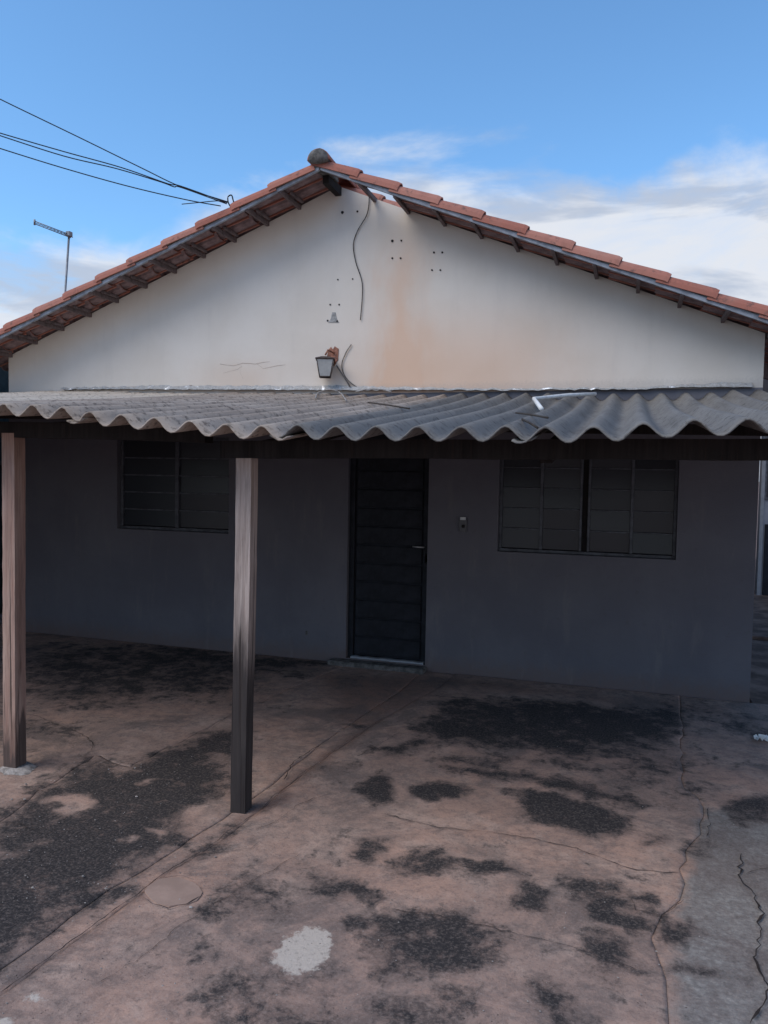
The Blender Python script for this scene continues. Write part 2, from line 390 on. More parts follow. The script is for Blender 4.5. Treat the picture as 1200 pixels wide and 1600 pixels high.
def ell(cx, cy, rx, ry, n=12): return [(cx+rx*math.cos(6.2832*k/n), cy+ry*math.sin(6.2832*k/n)) for k in range(n)]
def jag(line, amp=0.012, step=0.09):
    out = []
    for (x0, y0), (x1, y1) in zip(line, line[1:]):
        L = math.hypot(x1-x0, y1-y0); n = max(1, int(L/step))
        for k in range(n):
            t = k/n; out.append((x0+(x1-x0)*t+random.uniform(-amp, amp), y0+(y1-y0)*t+random.uniform(-amp, amp)))
    return out + [line[-1]]

STAIN = [  # (photo outline, strength, softness in metres)
 ([(0,1330),(60,1240),(100,1203),(150,1184),(200,1203),(262,1172),(330,1147),(362,1142),(362,1232),(330,1245),(295,1262),(290,1300),(250,1333),(190,1378),(120,1420),(60,1452),(0,1495),(-200,1560),(-200,1420)], 0.92, 0.16),
 ([(60,1012),(200,1004),(370,1018),(420,1040),(380,1090),(250,1092),(150,1108),(50,1098),(20,1050)], 0.60, 0.4),
 ([(220,1008),(520,1030),(470,1052),(300,1044)], 0.75, 0.25),
 ([(292,1330),(345,1293),(392,1268),(372,1300),(300,1343),(225,1380)], 0.62, 0.10),
 ([(690,1086),(800,1096),(1068,1108),(1068,1152),(950,1162),(900,1198),(820,1172),(760,1166),(690,1152),(625,1182),(600,1172),(650,1160),(668,1132),(690,1110)], 0.86, 0.16),
 ([(690,1190),(770,1200),(860,1215),(960,1232),(1055,1256),(1000,1262),(900,1240),(800,1216),(700,1202)], 0.80, 0.10),
 (ell(605,1231,34,20), 1.0, 0.06), (ell(703,1237,37,14), 1.0, 0.06),
 ([(795,1240),(860,1240),(930,1258),(985,1275),(960,1300),(900,1303),(850,1290),(815,1282),(812,1256)], 0.95, 0.08),
 (ell(1000,1310,24,8), 0.85, 0.06), (ell(600,1326,30,13), 0.85, 0.07), (ell(675,1350,44,19), 0.8, 0.09),
 ([(732,1342),(790,1353),(828,1376),(800,1381),(768,1366),(742,1360)], 1.0, 0.05),
 ([(785,1405),(810,1384),(838,1404),(836,1430),(768,1433)], 0.95, 0.06),
 ([(878,1378),(912,1363),(952,1373),(978,1400),(1002,1440),(986,1456),(940,1436),(898,1410)], 1.0, 0.07),
 ([(955,1380),(1022,1384),(1012,1400),(968,1396)], 0.95, 0.05),
 ([(1008,1408),(1040,1436),(1088,1438),(1078,1462),(1038,1472),(1012,1446)], 0.95, 0.06),
 ([(915,1455),(980,1455),(1012,1500),(992,1537),(938,1522),(912,1482)], 0.75, 0.10),
 ([(560,1450),(600,1428),(700,1430),(740,1458),(775,1480),(720,1502),(650,1520),(590,1512),(556,1490)], 0.80, 0.10),
 ([(345,1385),(410,1362),(450,1385),(440,1425),(380,1440),(335,1420)], 0.62, 0.14),
 ([(495,1366),(560,1362),(598,1385),(590,1402),(520,1392)], 0.82, 0.07), ([(525,1432),(600,1424),(600,1446),(535,1450)], 0.80, 0.07),
 (ell(475,1350,30,8), 0.55, 0.08), ([(825,1530),(890,1536),(912,1580),(880,1600),(845,1572)], 0.78, 0.09),
 ([(650,1538),(722,1545),(730,1572),(660,1580)], 0.62, 0.10), ([(300,1500),(560,1520),(700,1580),(720,1660),(380,1660),(330,1560)], 0.52, 0.25),
 ([(1150,1250),(1240,1245),(1260,1290),(1160,1284)], 0.85, 0.08), (ell(1070,1515,32,16), 0.6, 0.08), (ell(1110,1330,40,14), 0.5, 0.1),
 ([(150,1375),(60,1440),(-60,1500),(-60,1530),(60,1470),(170,1400)], 0.45, 0.10),
 ([(0,1118),(120,1125),(150,1160),(60,1180),(0,1190)], 0.40, 0.2),
 ([(880,1100),(1075,1108),(1075,1260),(1000,1230),(900,1180)], 0.55, 0.35), (ell(770,1190,90,8), 0.6, 0.1),
 ([(1100,1110),(1200,1118),(1230,1150),(1120,1145)], 0.5, 0.2), (ell(530,1195,45,5), 0.5, 0.06), (ell(560,1130,25,5), 0.6, 0.06),
]
CLEAR = [ell(125,1256,36,15), ell(243,1300,14,8), ell(200,1312,14,8), ell(325,1262,34,12), ell(240,1230,20,4), ell(270,1395,44,21)]
WHITE = [([(445,1465),(480,1444),(517,1460),(510,1495),(480,1520),(450,1526),(427,1506),(425,1485)], 1.0, 0.035), ([(48,1553),(65,1550),(80,1565),(50,1568)], 1.0, 0.025),
         (ell(0,1597,14,7), 1.0, 0.03), (ell(1120,1570,45,26), 0.40, 0.16), (ell(255,1550,45,20), 0.30, 0.15), (ell(720,1400,70,28), 0.26, 0.15), (ell(165,1291,6,4), 0.5, 0.02)]
GREY = [([(1100,1265),(1080,1330),(1066,1400),(1040,1440),(1050,1640),(1400,1640),(1300,1262)], 0.9, 0.12), (ell(720,1400,90,40), 0.45, 0.3), (ell(700,1530,200,70), 0.42, 0.4),
        (ell(540,1195,120,12), 0.35, 0.3), ([(100,1110),(300,1060),(380,1130),(200,1180)], 0.35, 0.3)]
RED = [([(480,1050),(680,1052),(900,1078),(1165,1104),(1180,1130),(900,1094),(700,1075),(640,1120),(560,1150),(500,1120)], 0.75, 0.22), ([(0,1540),(160,1425),(330,1310),(460,1200),(600,1105),(650,1090),(470,1225),(340,1325),(100,1490),(0,1575)], 0.95, 0.08),
       ([(0,1600),(0,1560),(200,1430),(420,1340),(450,1400),(250,1600)], 0.42, 0.3), (ell(180,1030,160,8), 0.5, 0.25), ([(1060,1360),(1085,1330),(1080,1420),(1030,1440),(1045,1550),(1020,1500),(1000,1430)], 0.55, 0.1)]
def masks(P):
    P0 = P; P = P.copy(); x, y = P[:, 0].copy(), P[:, 1].copy()
    for k in range(7):                      # ragged, wandering outlines
        f = 4.0*1.55**k; a = 0.032/1.3**k; th = 1.7*k
        ph = f*(x*math.cos(th)+y*math.sin(th))+2.1*k
        P[:, 0] += a*np.sin(ph+1.3*np.sin(0.7*f*y)); P[:, 1] += a*np.cos(1.1*ph+1.7*np.sin(0.6*f*x))
    def acc(lst, P=P):
        o = np.zeros(len(P))
        for px, s, soft in lst:
            o = np.maximum(o, s*np.clip(0.5-poly_sd(P, g2(px))/(soft*1.9), 0, 1))
        return o
    st = acc(STAIN)
    for px in CLEAR: st *= 1-np.clip(0.5-poly_sd(P, g2(px))/0.07, 0, 1)*0.9
    return dict(stain=st, white=acc(WHITE, P0*0.7+P*0.3), grey=acc(GREY), red=acc(RED))

J1 = g2([(-420,1850),(0,1512),(82,1452),(172,1388),(258,1338),(297,1310),(345,1280),(392,1248),(440,1212),(500,1162),(560,1122),(628,1078)])
J2 = g2([(-420,1905),(0,1556),(115,1470),(226,1394),(260,1365),(320,1330),(360,1306),(402,1270),(452,1226),(520,1176),(600,1122),(700,1066)])
J3 = g2([(0,1285),(60,1236),(110,1206),(150,1178),(200,1199),(280,1160),(365,1116),(450,1076),(540,1040)])
J4 = g2([(1062,1100),(1066,1160),(1064,1205),(1069,1230),(1102,1262),(1092,1300),(1080,1316),(1066,1360),(1067,1405),(1040,1432),(1020,1462),(1035,1525),(1048,1562),(1045,1605)])
X0, X1, Y0, Y1 = -7.0, 2.6, -5.3, -0.0
J1 = jag(J1, 0.008); J2 = jag(J2, 0.007); J3 = jag(J3, 0.012); J4 = jag(J4, 0.016)
J1[-1] = (J1[-1][0], Y1); J2[-1] = (J2[-1][0], Y1); J3[-1] = (J3[-1][0], Y1); J4[0] = (J4[0][0], Y1)
J1[0] = (J1[0][0], Y0); J2[0] = (J2[0][0], Y0)
J4 = J4 + [(J4[-1][0]-0.05, Y0)]; J3 = [(X0, J3[0][1]-1.1)] + J3
# J3 meets J1 at the wall: the far-left slab lies beyond J3
slabs = {
 'A': [(X0, Y0)] + J1 + J3[::-1],
 'E': J3 + [(X0, Y1)],
 'B': J1 + J2[::-1],
 'C': J2 + J4,
 'D': J4[::-1] and ([(X1, Y0), (X1, Y1)] + J4),
}
yard = bpy.data.objects.new('yard_floor', None); COL.objects.link(yard); yard['kind'] = 'structure'
STEP = 0.02
gx = np.arange(X0-STEP, X1+2*STEP, STEP); gy = np.arange(Y0-STEP, Y1+2*STEP, STEP)
GX, GY = np.meshgrid(gx, gy); GP = np.stack([GX.ravel(), GY.ravel()], 1); nxg, nyg = len(gx), len(gy)
i0 = np.arange(nxg-1)[None, :] + np.arange(nyg-1)[:, None]*nxg
QUAD = np.stack([i0, i0+1, i0+nxg+1, i0+nxg], -1).reshape(-1, 4)
GAP = 0.005
for nm, poly in slabs.items():
    sdv = poly_sd(GP, poly); ins = sdv < -GAP
    keep = ins[QUAD].any(1); q = QUAD[keep]
    used = np.unique(q); remap = -np.ones(len(GP), int); remap[used] = np.arange(len(used))
    P = GP[used].copy(); out = ~ins[used]
    Q = snap(P[out], poly); P[out] = Q
    edge = sdv[used] > -GAP
    z = -0.004*np.exp(-np.abs(np.minimum(sdv[used], 0))/0.018)
    z += {'A': 0.000, 'E': 0.001, 'B': -0.003, 'C': 0.002, 'D': -0.002}[nm]
    z += 0.003*np.sin(P[:, 0]*2.3+1)*np.sin(P[:, 1]*1.9)
    V = np.column_stack([P, z]); Fq = remap[q]
    # rim: drop the border edges by 6 cm so that the joints are real grooves
    ed = np.concatenate([Fq[:, [0, 1]], Fq[:, [1, 2]], Fq[:, [2, 3]], Fq[:, [3, 0]]])
    key = np.sort(ed, 1); _, inv, cnt = np.unique(key, axis=0, return_inverse=True, return_counts=True)
    be = ed[cnt[inv.ravel()] == 1]; bv = np.unique(be); mp = {int(v): len(V)+i for i, v in enumerate(bv)}
    lo = V[bv].copy(); lo[:, 2] -= 0.06
    # pull the top rim in a little so that neighbouring slabs leave a gap
    cen = np.array([[mp[int(b_)], mp[int(a)]] for a, b_ in be])
    rim = np.column_stack([be[:, 1], be[:, 0], cen[:, 1], cen[:, 0]])
    V2 = np.concatenate([V, lo]); F2 = np.concatenate([Fq, rim])
    me = bpy.data.meshes.new('concrete_slab'); me.from_pydata(V2.tolist(), [], F2.tolist()); me.update()
    mk = masks(V2[:, :2])
    for k, a in mk.items():
        at = me.attributes.new(k, 'FLOAT', 'POINT'); at.data.foreach_set('value', a.astype(np.float32))
    me.polygons.foreach_set('use_smooth', [True]*len(Fq) + [False]*len(rim))
    link('concrete_slab', me, CONCRETE, yard)

# cracks: narrow jagged soil-filled ribbons
def crack(px, w=0.008, z=0.0075, amp=0.012, parent=yard):
    L = jag(jag(g2(px), amp*1.6, 0.16), amp*0.6, 0.028); bm = bmesh.new(); prev = None
    for i, (x, y) in enumerate(L):
        a = L[max(i-1, 0)]; b_ = L[min(i+1, len(L)-1)]; d = Vector((b_[0]-a[0], b_[1]-a[1])).normalized(); n = Vector((-d.y, d.x))
        ww = 0.6*w*random.uniform(0.2, 1.0)*(0.2 if i in (0, len(L)-1) else 1)/2
        p = Vector((x, y)); cur = (bm.verts.new((*(p+n*ww), z)), bm.verts.new((*(p-n*ww), z)))
        if prev: bm.faces.new((prev[0], prev[1], cur[1], cur[0]))
        prev = cur
    return link('crack', from_bm(bm, 'crack'), CRACKM, parent)
crack([(600,1275),(690,1292),(790,1305),(900,1330),(1000,1365),(1062,1366)], 0.009)
crack([(1152,1330),(1165,1370),(1187,1425),(1180,1450),(1195,1500),(1195,1550),(1172,1602)], 0.018, amp=0.02)
crack([(1165,1370),(1195,1358),(1220,1360)], 0.008)
crack([(600,1425),(690,1430),(800,1460),(870,1480),(1010,1522)], 0.006)
crack([(148,1176),(132,1148),(60,1122),(-10,1108)], 0.010)
crack([(224,1404),(236,1417),(262,1421),(292,1417),(312,1404)], 0.009, 0.0105, 0.006); crack([(250,1375),(280,1372),(306,1379)], 0.005, 0.0105, 0.006)
crack([(1067,1405),(1052,1425),(1030,1436),(1000,1425),(985,1405)], 0.010)
crack([(150,1545),(230,1490),(330,1420),(420,1370),(470,1335)], 0.005)
crack([(300,1335),(345,1330),(390,1330),(410,1315)], 0.005); crack([(0,1290),(30,1292),(55,1300)], 0.008)
crack([(0,1556),(115,1470),(226,1394),(260,1365),(320,1330)], 0.010, amp=.006); crack([(320,1330),(402,1270),(452,1226),(520,1176),(600,1122)], 0.006, amp=.008)
crack([(560,1180),(620,1150),(680,1140)], 0.006); crack([(1100,1262),(1110,1285),(1104,1310)], 0.008)
crack([(440,1220),(462,1192),(500,1165)], 0.012); crack([(400,1300),(430,1285),(470,1260),(520,1240)], 0.006)

# a smooth round screed patch, slightly proud of the slab
SCREED = mat('smooth_pink_screed', plain((0.34, 0.235, 0.19), 0.14, 6, 0.15), 0.85)
bm = bmesh.new(); L = jag(g2(ell(271, 1396, 44, 22, 18)) + g2([(315, 1396)]), 0.006, 0.05)[:-1]
a = [bm.verts.new((x, y, 0.0085)) for x, y in L]; b_ = [bm.verts.new((x, y, -0.004)) for x, y in L]
bm.faces.new(a)
for i in range(len(L)): bm.faces.new((a[i], a[(i+1) % len(L)], b_[(i+1) % len(L)], b_[i]))
link('screed_patch', from_bm(bm, 'screed_patch'), SCREED, yard)
bm = bmesh.new()
def quad(bm, x0, x1, y0, y1, z): bm.faces.new([bm.verts.new(p) for p in ((x0,y0,z),(x1,y0,z),(x1,y1,z),(x0,y1,z))])
quad(bm, -900, 900, -900, 900, -0.045)
gr_o = link('ground', from_bm(bm, 'ground'), CONCRETE); gr_o['kind'] = 'structure'
# the paved passage along the house's right side and the front apron outside the jointed slabs
SOIL = mat('damp_brown_soil', plain((0.15, 0.10, 0.08), 0.5, 3, 0.6), 0.95)
sp = box('side_passage', (0.96, 0.02, -0.044), (3.4, 12, -0.012), SOIL, None, 0.006); sp['kind'] = 'structure'
fa = box('front_apron', (-12, -16, -0.044), (9, -5.33, -0.008), CONCRETE, None, 0.006); fa['kind'] = 'structure'

# ------------------------------------------------------------------ house
XL, XR, XRIDGE, ZRIDGE = -6.10, 0.94, -2.50, 4.17
SL, SR = 0.381, 0.408                      # slopes of the two roof planes
DEPTH = 8.2
def zb(x): return ZRIDGE - (SL*(XRIDGE-x) if x < XRIDGE else SR*(x-XRIDGE))
house = empty('house', (-2.6, 0, 0), 'low gabled house with white gable, grey lower wall and clay tile roof', 'house')

D0, D1, DZ0, DZ1 = -2.367, -1.632, 0.043, 2.10
A0, A1, AZ0, AZ1 = -4.785, -3.555, 1.112, 2.01
B0, B1, BZ0, BZ1 = -1.029, 0.373, 1.066, 1.97
def wall_mesh():
    xs = sorted({XL, A0, A1, D0, D1, B0, B1, XR, XRIDGE, -5.4, -3.0, -0.6, -2.15, -1.9}); zs = sorted({-0.05, DZ0, AZ0, BZ0, AZ1, BZ1, DZ1, 2.398})
    bm = bmesh.new(); cache = {}
    def v(x, z):
        k = (round(x, 4), round(z, 4))
        if k not in cache: cache[k] = bm.verts.new((x+2.6, 0, z))
        return cache[k]
    ops = ((A0, A1, AZ0, AZ1), (B0, B1, BZ0, BZ1), (D0, D1, DZ0, DZ1))
    for x0, x1 in zip(xs, xs[1:]):
        for z0, z1 in zip(zs, zs[1:]):
            xm, zm = (x0+x1)/2, (z0+z1)/2
            if any(a < xm < b_ and c < zm < d for a, b_, c, d in ops): continue
            bm.faces.new((v(x0, z0), v(x1, z0), v(x1, z1), v(x0, z1)))
        f = bm.faces.new((v(x0, zs[-1]), v(x1, zs[-1]), v(x1, zb(x1)+0.035), v(x0, zb(x0)+0.035))); f.material_index = 1
    ex = bmesh.ops.extrude_face_region(bm, geom=bm.faces[:])
    for e in ex['geom']:
        if isinstance(e, bmesh.types.BMVert): e.co.y += 0.16
    return from_bm(bm, 'front_wall')
wm = wall_mesh(); wm.materials.append(GREYWALL); wm.materials.append(GABLE)
wall = link('front_wall', wm, None, house)
box('side_wall', (XL+0.003, 0.16, -0.05), (XL+0.16, DEPTH, zb(XL)+0.03), GREYWALL, house, 0)
box('side_wall', (XR-0.16, 0.16, -0.05), (XR-0.003, DEPTH, zb(XR)+0.03), GREYWALL, house, 0)
bm = bmesh.new()
pr = [(XL, -0.05), (XR, -0.05), (XR, zb(XR)+0.03), (XRIDGE, ZRIDGE+0.03), (XL, zb(XL)+0.03)]
f0 = [bm.verts.new((x+2.6, DEPTH, z)) for x, z in pr]; f1 = [bm.verts.new((x+2.6, DEPTH+0.15, z)) for x, z in pr]
bm.faces.new(f0); bm.faces.new(f1)
for i in range(5): bm.faces.new((f0[i], f0[(i+1) % 5], f1[(i+1) % 5], f1[i]))
link('rear_wall', from_bm(bm, 'rear_wall'), GREYWALL, house)
# ceiling slab keeps the rooms dark and the loft closed
box('ceiling', (XL+0.161, 0.161, 2.70), (XR-0.161, DEPTH-0.001, 2.74), GREYWALL, house, 0)

# --- roof: rafters, battens, tiles
bm = bmesh.new()
for y in (0.9, 2.6, 4.3, 6.0, 7.7):
    for s, sl, xe in ((-1, SL, XL-0.25), (1, SR, XR+0.25)):
        n = 1
        p0 = Vector((XRIDGE, y, ZRIDGE-0.075)); p1 = Vector((xe, y, zb(xe)-0.075))
        ring = [[bm.verts.new(Vector((p.x+2.6, p.y+a, p.z+b_))) for a, b_ in ((-.03,-.06),(.03,-.06),(.03,.06),(-.03,.06))] for p in (p0, p1)]
        for i in range(4): bm.faces.new((ring[0][i], ring[0][(i+1) % 4], ring[1][(i+1) % 4], ring[1][i]))
        bm.faces.new(ring[0][::-1]); bm.faces.new(ring[1])
roof = link('roof', from_bm(bm, 'roof'), EAVE_WOOD, house)
YV = -0.42
def rbar(name, a, b_, w, h, m, **k): return beam(name, a, b_, w, h, m, roof, **k)
# battens run out over the gable to the verge
for x in [-6.40+0.0*i for i in range(0)] + [-6.055+0.319*i for i in range(11)]:
    jx = random.uniform(-.008, .008)
    rbar('batten', (x+jx, YV, zb(x)+0.022), (x+jx, DEPTH+0.3, zb(x)+0.022), 0.026, 0.036, EAVE_WOOD)
    box('tile_nib', (x+0.035, YV+0.12, zb(x)+0.034), (x+0.060, -0.06, zb(x)+0.056), EAVE_WOOD, roof, 0.003)
for x in [-2.165+0.3125*i for i in range(11)]:
    jx = random.uniform(-.008, .008)
    rbar('batten', (x+jx, YV, zb(x)+0.022), (x+jx, DEPTH+0.3, zb(x)+0.022), 0.026, 0.036, EAVE_WOOD)
rbar('ridge_beam', (XRIDGE, YV+0.12, ZRIDGE-0.012), (XRIDGE, DEPTH+0.2, ZRIDGE-0.012), 0.055, 0.075, BEAM)
rbar('ridge_mortar', (XRIDGE-0.005, YV-0.012, ZRIDGE+0.055), (XRIDGE-0.005, YV+0.30, ZRIDGE+0.055), 0.10, 0.07, MORTAR)
# verge rafters under the outer tiles
rbar('verge_board', (XRIDGE-0.01, YV, ZRIDGE+0.028), (XL-0.42, YV, zb(XL-0.42)+0.028), 0.025, 0.034, VERGE, seg=10, wob=0.003)
rbar('verge_board', (XRIDGE+0.01, YV, ZRIDGE+0.028), (XR+0.42, YV, zb(XR+0.42)+0.028), 0.025, 0.034, VERGE, seg=10, wob=0.003)

for xe in (XL-0.42, XR+0.42):
    rbar('verge_mortar', (XRIDGE, YV-0.004, ZRIDGE+0.056), (xe, YV-0.004, zb(xe)+0.056), 0.030, 0.024, MORTAR, seg=14, wob=0.004)

def tile_mesh(mirror):
    """pan-and-roll clay tile: u runs down the slope (0..L), v across, w off the roof"""
    L, T = 0.435, 0.012
    prof = [(-0.004, -0.012), (0.000, 0.022), (0.010, 0.045), (0.030, 0.060), (0.055, 0.065), (0.080, 0.058), (0.100, 0.040), (0.112, 0.014), (0.130, 0.003), (0.180, 0.003), (0.200, 0.016), (0.214, 0.020)]
    bm = bmesh.new(); rows = []
    for u, k, dw in ((0.0, 0.90, -0.004), (L-0.03, 1.0, 0.020), (L, 0.985, 0.017)):
        cen = 0.1
        top = [bm.verts.new((u, (cen+(v-cen)*k)*(-1 if mirror else 1), w*k+dw)) for v, w in prof]
        bot = []
        for i, (v, w) in enumerate(prof):
            a = prof[max(i-1, 0)]; b_ = prof[min(i+1, len(prof)-1)]; t = Vector((b_[0]-a[0], b_[1]-a[1])).normalized(); nn = Vector((t.y, -t.x))
            bot.append(bm.verts.new((u, (cen+(v+nn.x*T-cen)*k)*(-1 if mirror else 1), (w+nn.y*T)*k+dw)))
        rows.append((top, bot))
    n = len(prof)
    for (t0, b0), (t1, b1) in zip(rows, rows[1:]):
        for i in range(n-1):
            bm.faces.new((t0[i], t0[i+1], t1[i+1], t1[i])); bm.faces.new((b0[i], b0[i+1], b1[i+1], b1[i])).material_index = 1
        bm.faces.new((t0[0], t1[0], b1[0], b0[0])); bm.faces.new((t0[-1], t1[-1], b1[-1], b0[-1]))
    for t, b_ in (rows[0], rows[-1]):
        for i in range(n-1): bm.faces.new((t[i], t[i+1], b_[i+1], b_[i]))
    me = from_bm(bm, 'roof_tile'); me.materials.append(TILE); me.materials.append(TILE_SHADED); return me
TM = {1: tile_mesh(False), -1: tile_mesh(True)}
NEAR_COLS = 12; NCOL = 44; YT0 = YV-0.035; PITCHY = 0.2
LJ = [fac(422, 286, YV).x - 0.3455*k for k in range(-1, 12)]       # lower ends of the left courses
RJ = [fac(622, 288, YV).x + 0.340*k for k in range(-1, 12)]
far_v, far_f = [], []
def basis(s):
    sl = SR if s > 0 else SL; a = math.atan(sl)
    u = Vector((s*math.cos(a), 0, -math.sin(a))); w = Vector((s*math.sin(a), 0, math.cos(a))); v = Vector((0, s, 0))
    return u, v, w
for s, joints in ((-1, LJ), (1, RJ)):
    u, v, w = basis(s); me = TM[s]; co = [vv.co.copy() for vv in me.vertices]; fs = [tuple(p.vertices) for p in me.polygons]
    for r, xj in enumerate(joints):
        if s < 0 and r == 0 or s < 0 and xj < XL-0.62 or s > 0 and xj > XR+0.62: continue
        for c in range(NCOL):
            y = YT0 + c*PITCHY
            if s > 0 and c in (1, 2) and r in (0, 1): continue          # slipped tiles: sky shows through
            jit = random.uniform(-0.010, 0.010)
            low = Vector((xj, y, zb(xj)+0.045)) + u*jit
            cr = math.cos(0.0)
            org = low - u*0.435
            if (org.x-XRIDGE)*s < -0.05: 
                org = org + u*0.0
            m = Matrix((u, v, w)).transposed().to_4x4()
            m = Matrix.Translation(org) @ m @ Matrix.Rotation(random.uniform(-.006, .006), 4, 'Z') @ Matrix.Rotation(random.uniform(-.012, .012), 4, 'X')
            if c < NEAR_COLS:
                o = bpy.data.objects.new('roof_tile', me); COL.objects.link(o); o.parent = roof
                o.matrix_local = Matrix.Translation(-wloc(roof)) @ m
            else:
                b0 = len(far_v); far_v.extend([m @ q for q in co]); far_f.extend([tuple(i+b0 for i in f) for f in fs])
me = bpy.data.meshes.new('rear_roof_tiles'); off = wloc(roof); me.from_pydata([tuple(p-off) for p in far_v], [], far_f)
ro = link('rear_roof_tiles', me, TILE, roof); ro['kind'] = 'stuff'
# ridge tiles
def ridge_mesh():
    bm = bmesh.new(); n = 12; rows = []
    for y, r in ((0, 0.094), (0.03, 0.097), (0.40, 0.082)):
        o_ = [bm.verts.new((r*math.cos(math.pi*k/n), y, r*0.95*math.sin(math.pi*k/n))) for k in range(n+1)]
        i_ = [bm.verts.new(((r-.013)*math.cos(math.pi*k/n), y, (r-.013)*0.95*math.sin(math.pi*k/n))) for k in range(n+1)]
        rows.append((o_, i_))
    for (a, b_), (c, d) in zip(rows, rows[1:]):
        for k in range(n):
            bm.faces.new((a[k], a[k+1], c[k+1], c[k])); bm.faces.new((b_[k], b_[k+1], d[k+1], d[k]))
        bm.faces.new((a[0], c[0], d[0], b_[0])); bm.faces.new((a[n], c[n], d[n], b_[n]))
    for a, b_ in (rows[0], rows[-1]):
        for k in range(n): bm.faces.new((a[k], a[k+1], b_[k+1], b_[k]))
    me = from_bm(bm, 'ridge_tile', True); me.materials.append(TILE); return me
rm = ridge_mesh()
for i in range(25):
    o = link('ridge_tile', rm, None, roof); o.location = Vector((XRIDGE+random.uniform(-.008, .008), YV-0.05+i*0.355, ZRIDGE+0.083+random.uniform(-.004, .004))) - wloc(roof)
bm = bmesh.new(); n = 14; c0 = bm.verts.new((0, -0.030, 0.035)); ring = []; ring2 = []
for k in range(n):
    a = 6.2832*k/n; r = 0.086*random.uniform(.95, 1.04); ring.append(bm.verts.new((r*math.cos(a), -0.012, (r*math.sin(a) if math.sin(a) > 0 else 0.35*r*math.sin(a))+0.0))); ring2.append(bm.verts.new((r*math.cos(a), 0.05, ring[-1].co.z)))
for k in range(n): bm.faces.new((c0, ring[k], ring[(k+1) % n])); bm.faces.new((ring[k], ring2[k], ring2[(k+1) % n], ring[(k+1) % n]))
bm.faces.new(ring2)
o = link('mortar_plug', from_bm(bm, 'mortar_plug', True), MORTAR, roof); o.location = Vector((XRIDGE, YV-0.05, ZRIDGE+0.083))-wloc(roof)

# --- wall marks: anchor holes and a bracket scar
def hole(px, r=0.012):
    p = fac(*px); bm = bmesh.new(); bmesh.ops.create_cone(bm, cap_ends=True, segments=8, radius1=r, radius2=r*0.7, depth=0.02, matrix=Matrix.Rotation(math.pi/2, 4, 'X'))
    o = link('anchor_hole', from_bm(bm, 'anchor_hole'), DARKHOLE, wall); o.location = Vector((p.x, 0.004, p.z))-wloc(wall)
for px, r in (((535,332),.017),((558.5,330.5),.012),((613,376.5),.015),((627,376),.011),((613,403.5),.011),((626,403.5),.011),((678,394.5),.011),((691,394.5),.011),((675,422),.010),((688,422),.010),((528,437),.009),((551,436),.009),((516,476),.010),((530,476),.010),((512,501),.011),((527,502),.012)):
    hole(px, r)
p = [fac(*q, -0.004) for q in ((519,488),(524,488),(526,498),(530,504),(513,504),(517,498))]
bm = bmesh.new(); a = [bm.verts.new(q-Vector((-2.6, 0, 0))) for q in p]; b_ = [bm.verts.new(Vector((q.x, 0.01, q.z))-Vector((-2.6, 0, 0))) for q in p]
bm.faces.new(a); bm.faces.new(b_)
for i in range(6): bm.faces.new((a[i], a[(i+1) % 6], b_[(i+1) % 6], b_[i]))
o = link('bracket_scar', from_bm(bm, 'bracket_scar'), SCAR, wall); o.location = Vector((-2.6, 0, 0))-wloc(wall)
def wallcrack(px, w=0.004):
    L = jag([(fac(*q).x, fac(*q).z) for q in px], 0.007, 0.06); bm = bmesh.new(); prev = None
    for i, (x, z) in enumerate(L):
        ww = w*random.uniform(.3, 1)/2; cur = (bm.verts.new((x+2.6, -0.0025, z+ww)), bm.verts.new((x+2.6, -0.0025, z-ww)))
        if prev: bm.faces.new((prev[0], cur[0], cur[1], prev[1]))
        prev = cur
    o = link('plaster_crack', from_bm(bm, 'plaster_crack'), HAIR, wall); o.location = Vector((-2.6, 0, 0))-wloc(wall)
wallcrack([(343,570),(366,572),(380,567),(400,568),(422,565)], .004); wallcrack([(350,583),(372,578),(378,572)], .0035); wallcrack([(378,572),(376,582),(380,592)], .003); wallcrack([(400,568),(412,575),(446,570)], .003)
p = fac(479, 989)
box('plaster_chip', (p.x-.01, -0.003, p.z-.02), (p.x+.01, 0.01, p.z+.02), MORTAR, wall, 0.001)

# --- door
door = box('door', (D0+0.045, 0.075, DZ0+0.02), (D1-0.045, 0.105, DZ1-0.04), DOORM, house, 0.003)
for x0, x1, z0, z1 in ((D0+.001, D0+.05, DZ0, DZ1-.001), (D1-.05, D1-.001, DZ0, DZ1-.001), (D0+.051, D1-.051, DZ1-.045, DZ1-.001)):
    box('door_frame', (x0, 0.045, z0), (x1, 0.125, z1), DOORM, door, 0.004)
z = DZ0+0.03; bh = 0.1655
while z+bh < DZ1-0.05:
    box('board', (D0+0.062, 0.060+random.uniform(0, .004), z+0.006), (D1-0.062, 0.076, z+bh-0.006), DOORM, door, 0.006); z += bh
p = fac(657, 855, 0.03)
tube('handle', [(p.x+.03, 0.062, p.z), (p.x+.03, 0.02, p.z), (p.x-.07, 0.018, p.z+.002)], 0.007, CHROME, door, 8)
p = fac(666, 872, 0.03); box('lock', (p.x-.016, 0.045, p.z-.045), (p.x+.010, 0.062, p.z+.035), CHROME, door, 0.003)
bm = bmesh.new(); prev = None
for i in range(15):
    t = i/14; x = D0+.04+t*(D1-D0-.06); h = 0.012+0.010*random.random(); cur = [bm.verts.new(q) for q in ((x+2.6, 0.012, DZ0+.001), (x+2.6, 0.016, DZ0+h), (x+2.6, 0.058, DZ0+h+.002), (x+2.6, 0.058, DZ0+.001))]
    if prev:
        for k in range(4): bm.faces.new((prev[k], prev[(k+1) % 4], cur[(k+1) % 4], cur[k]))
    else: bm.faces.new(cur)
    prev = cur
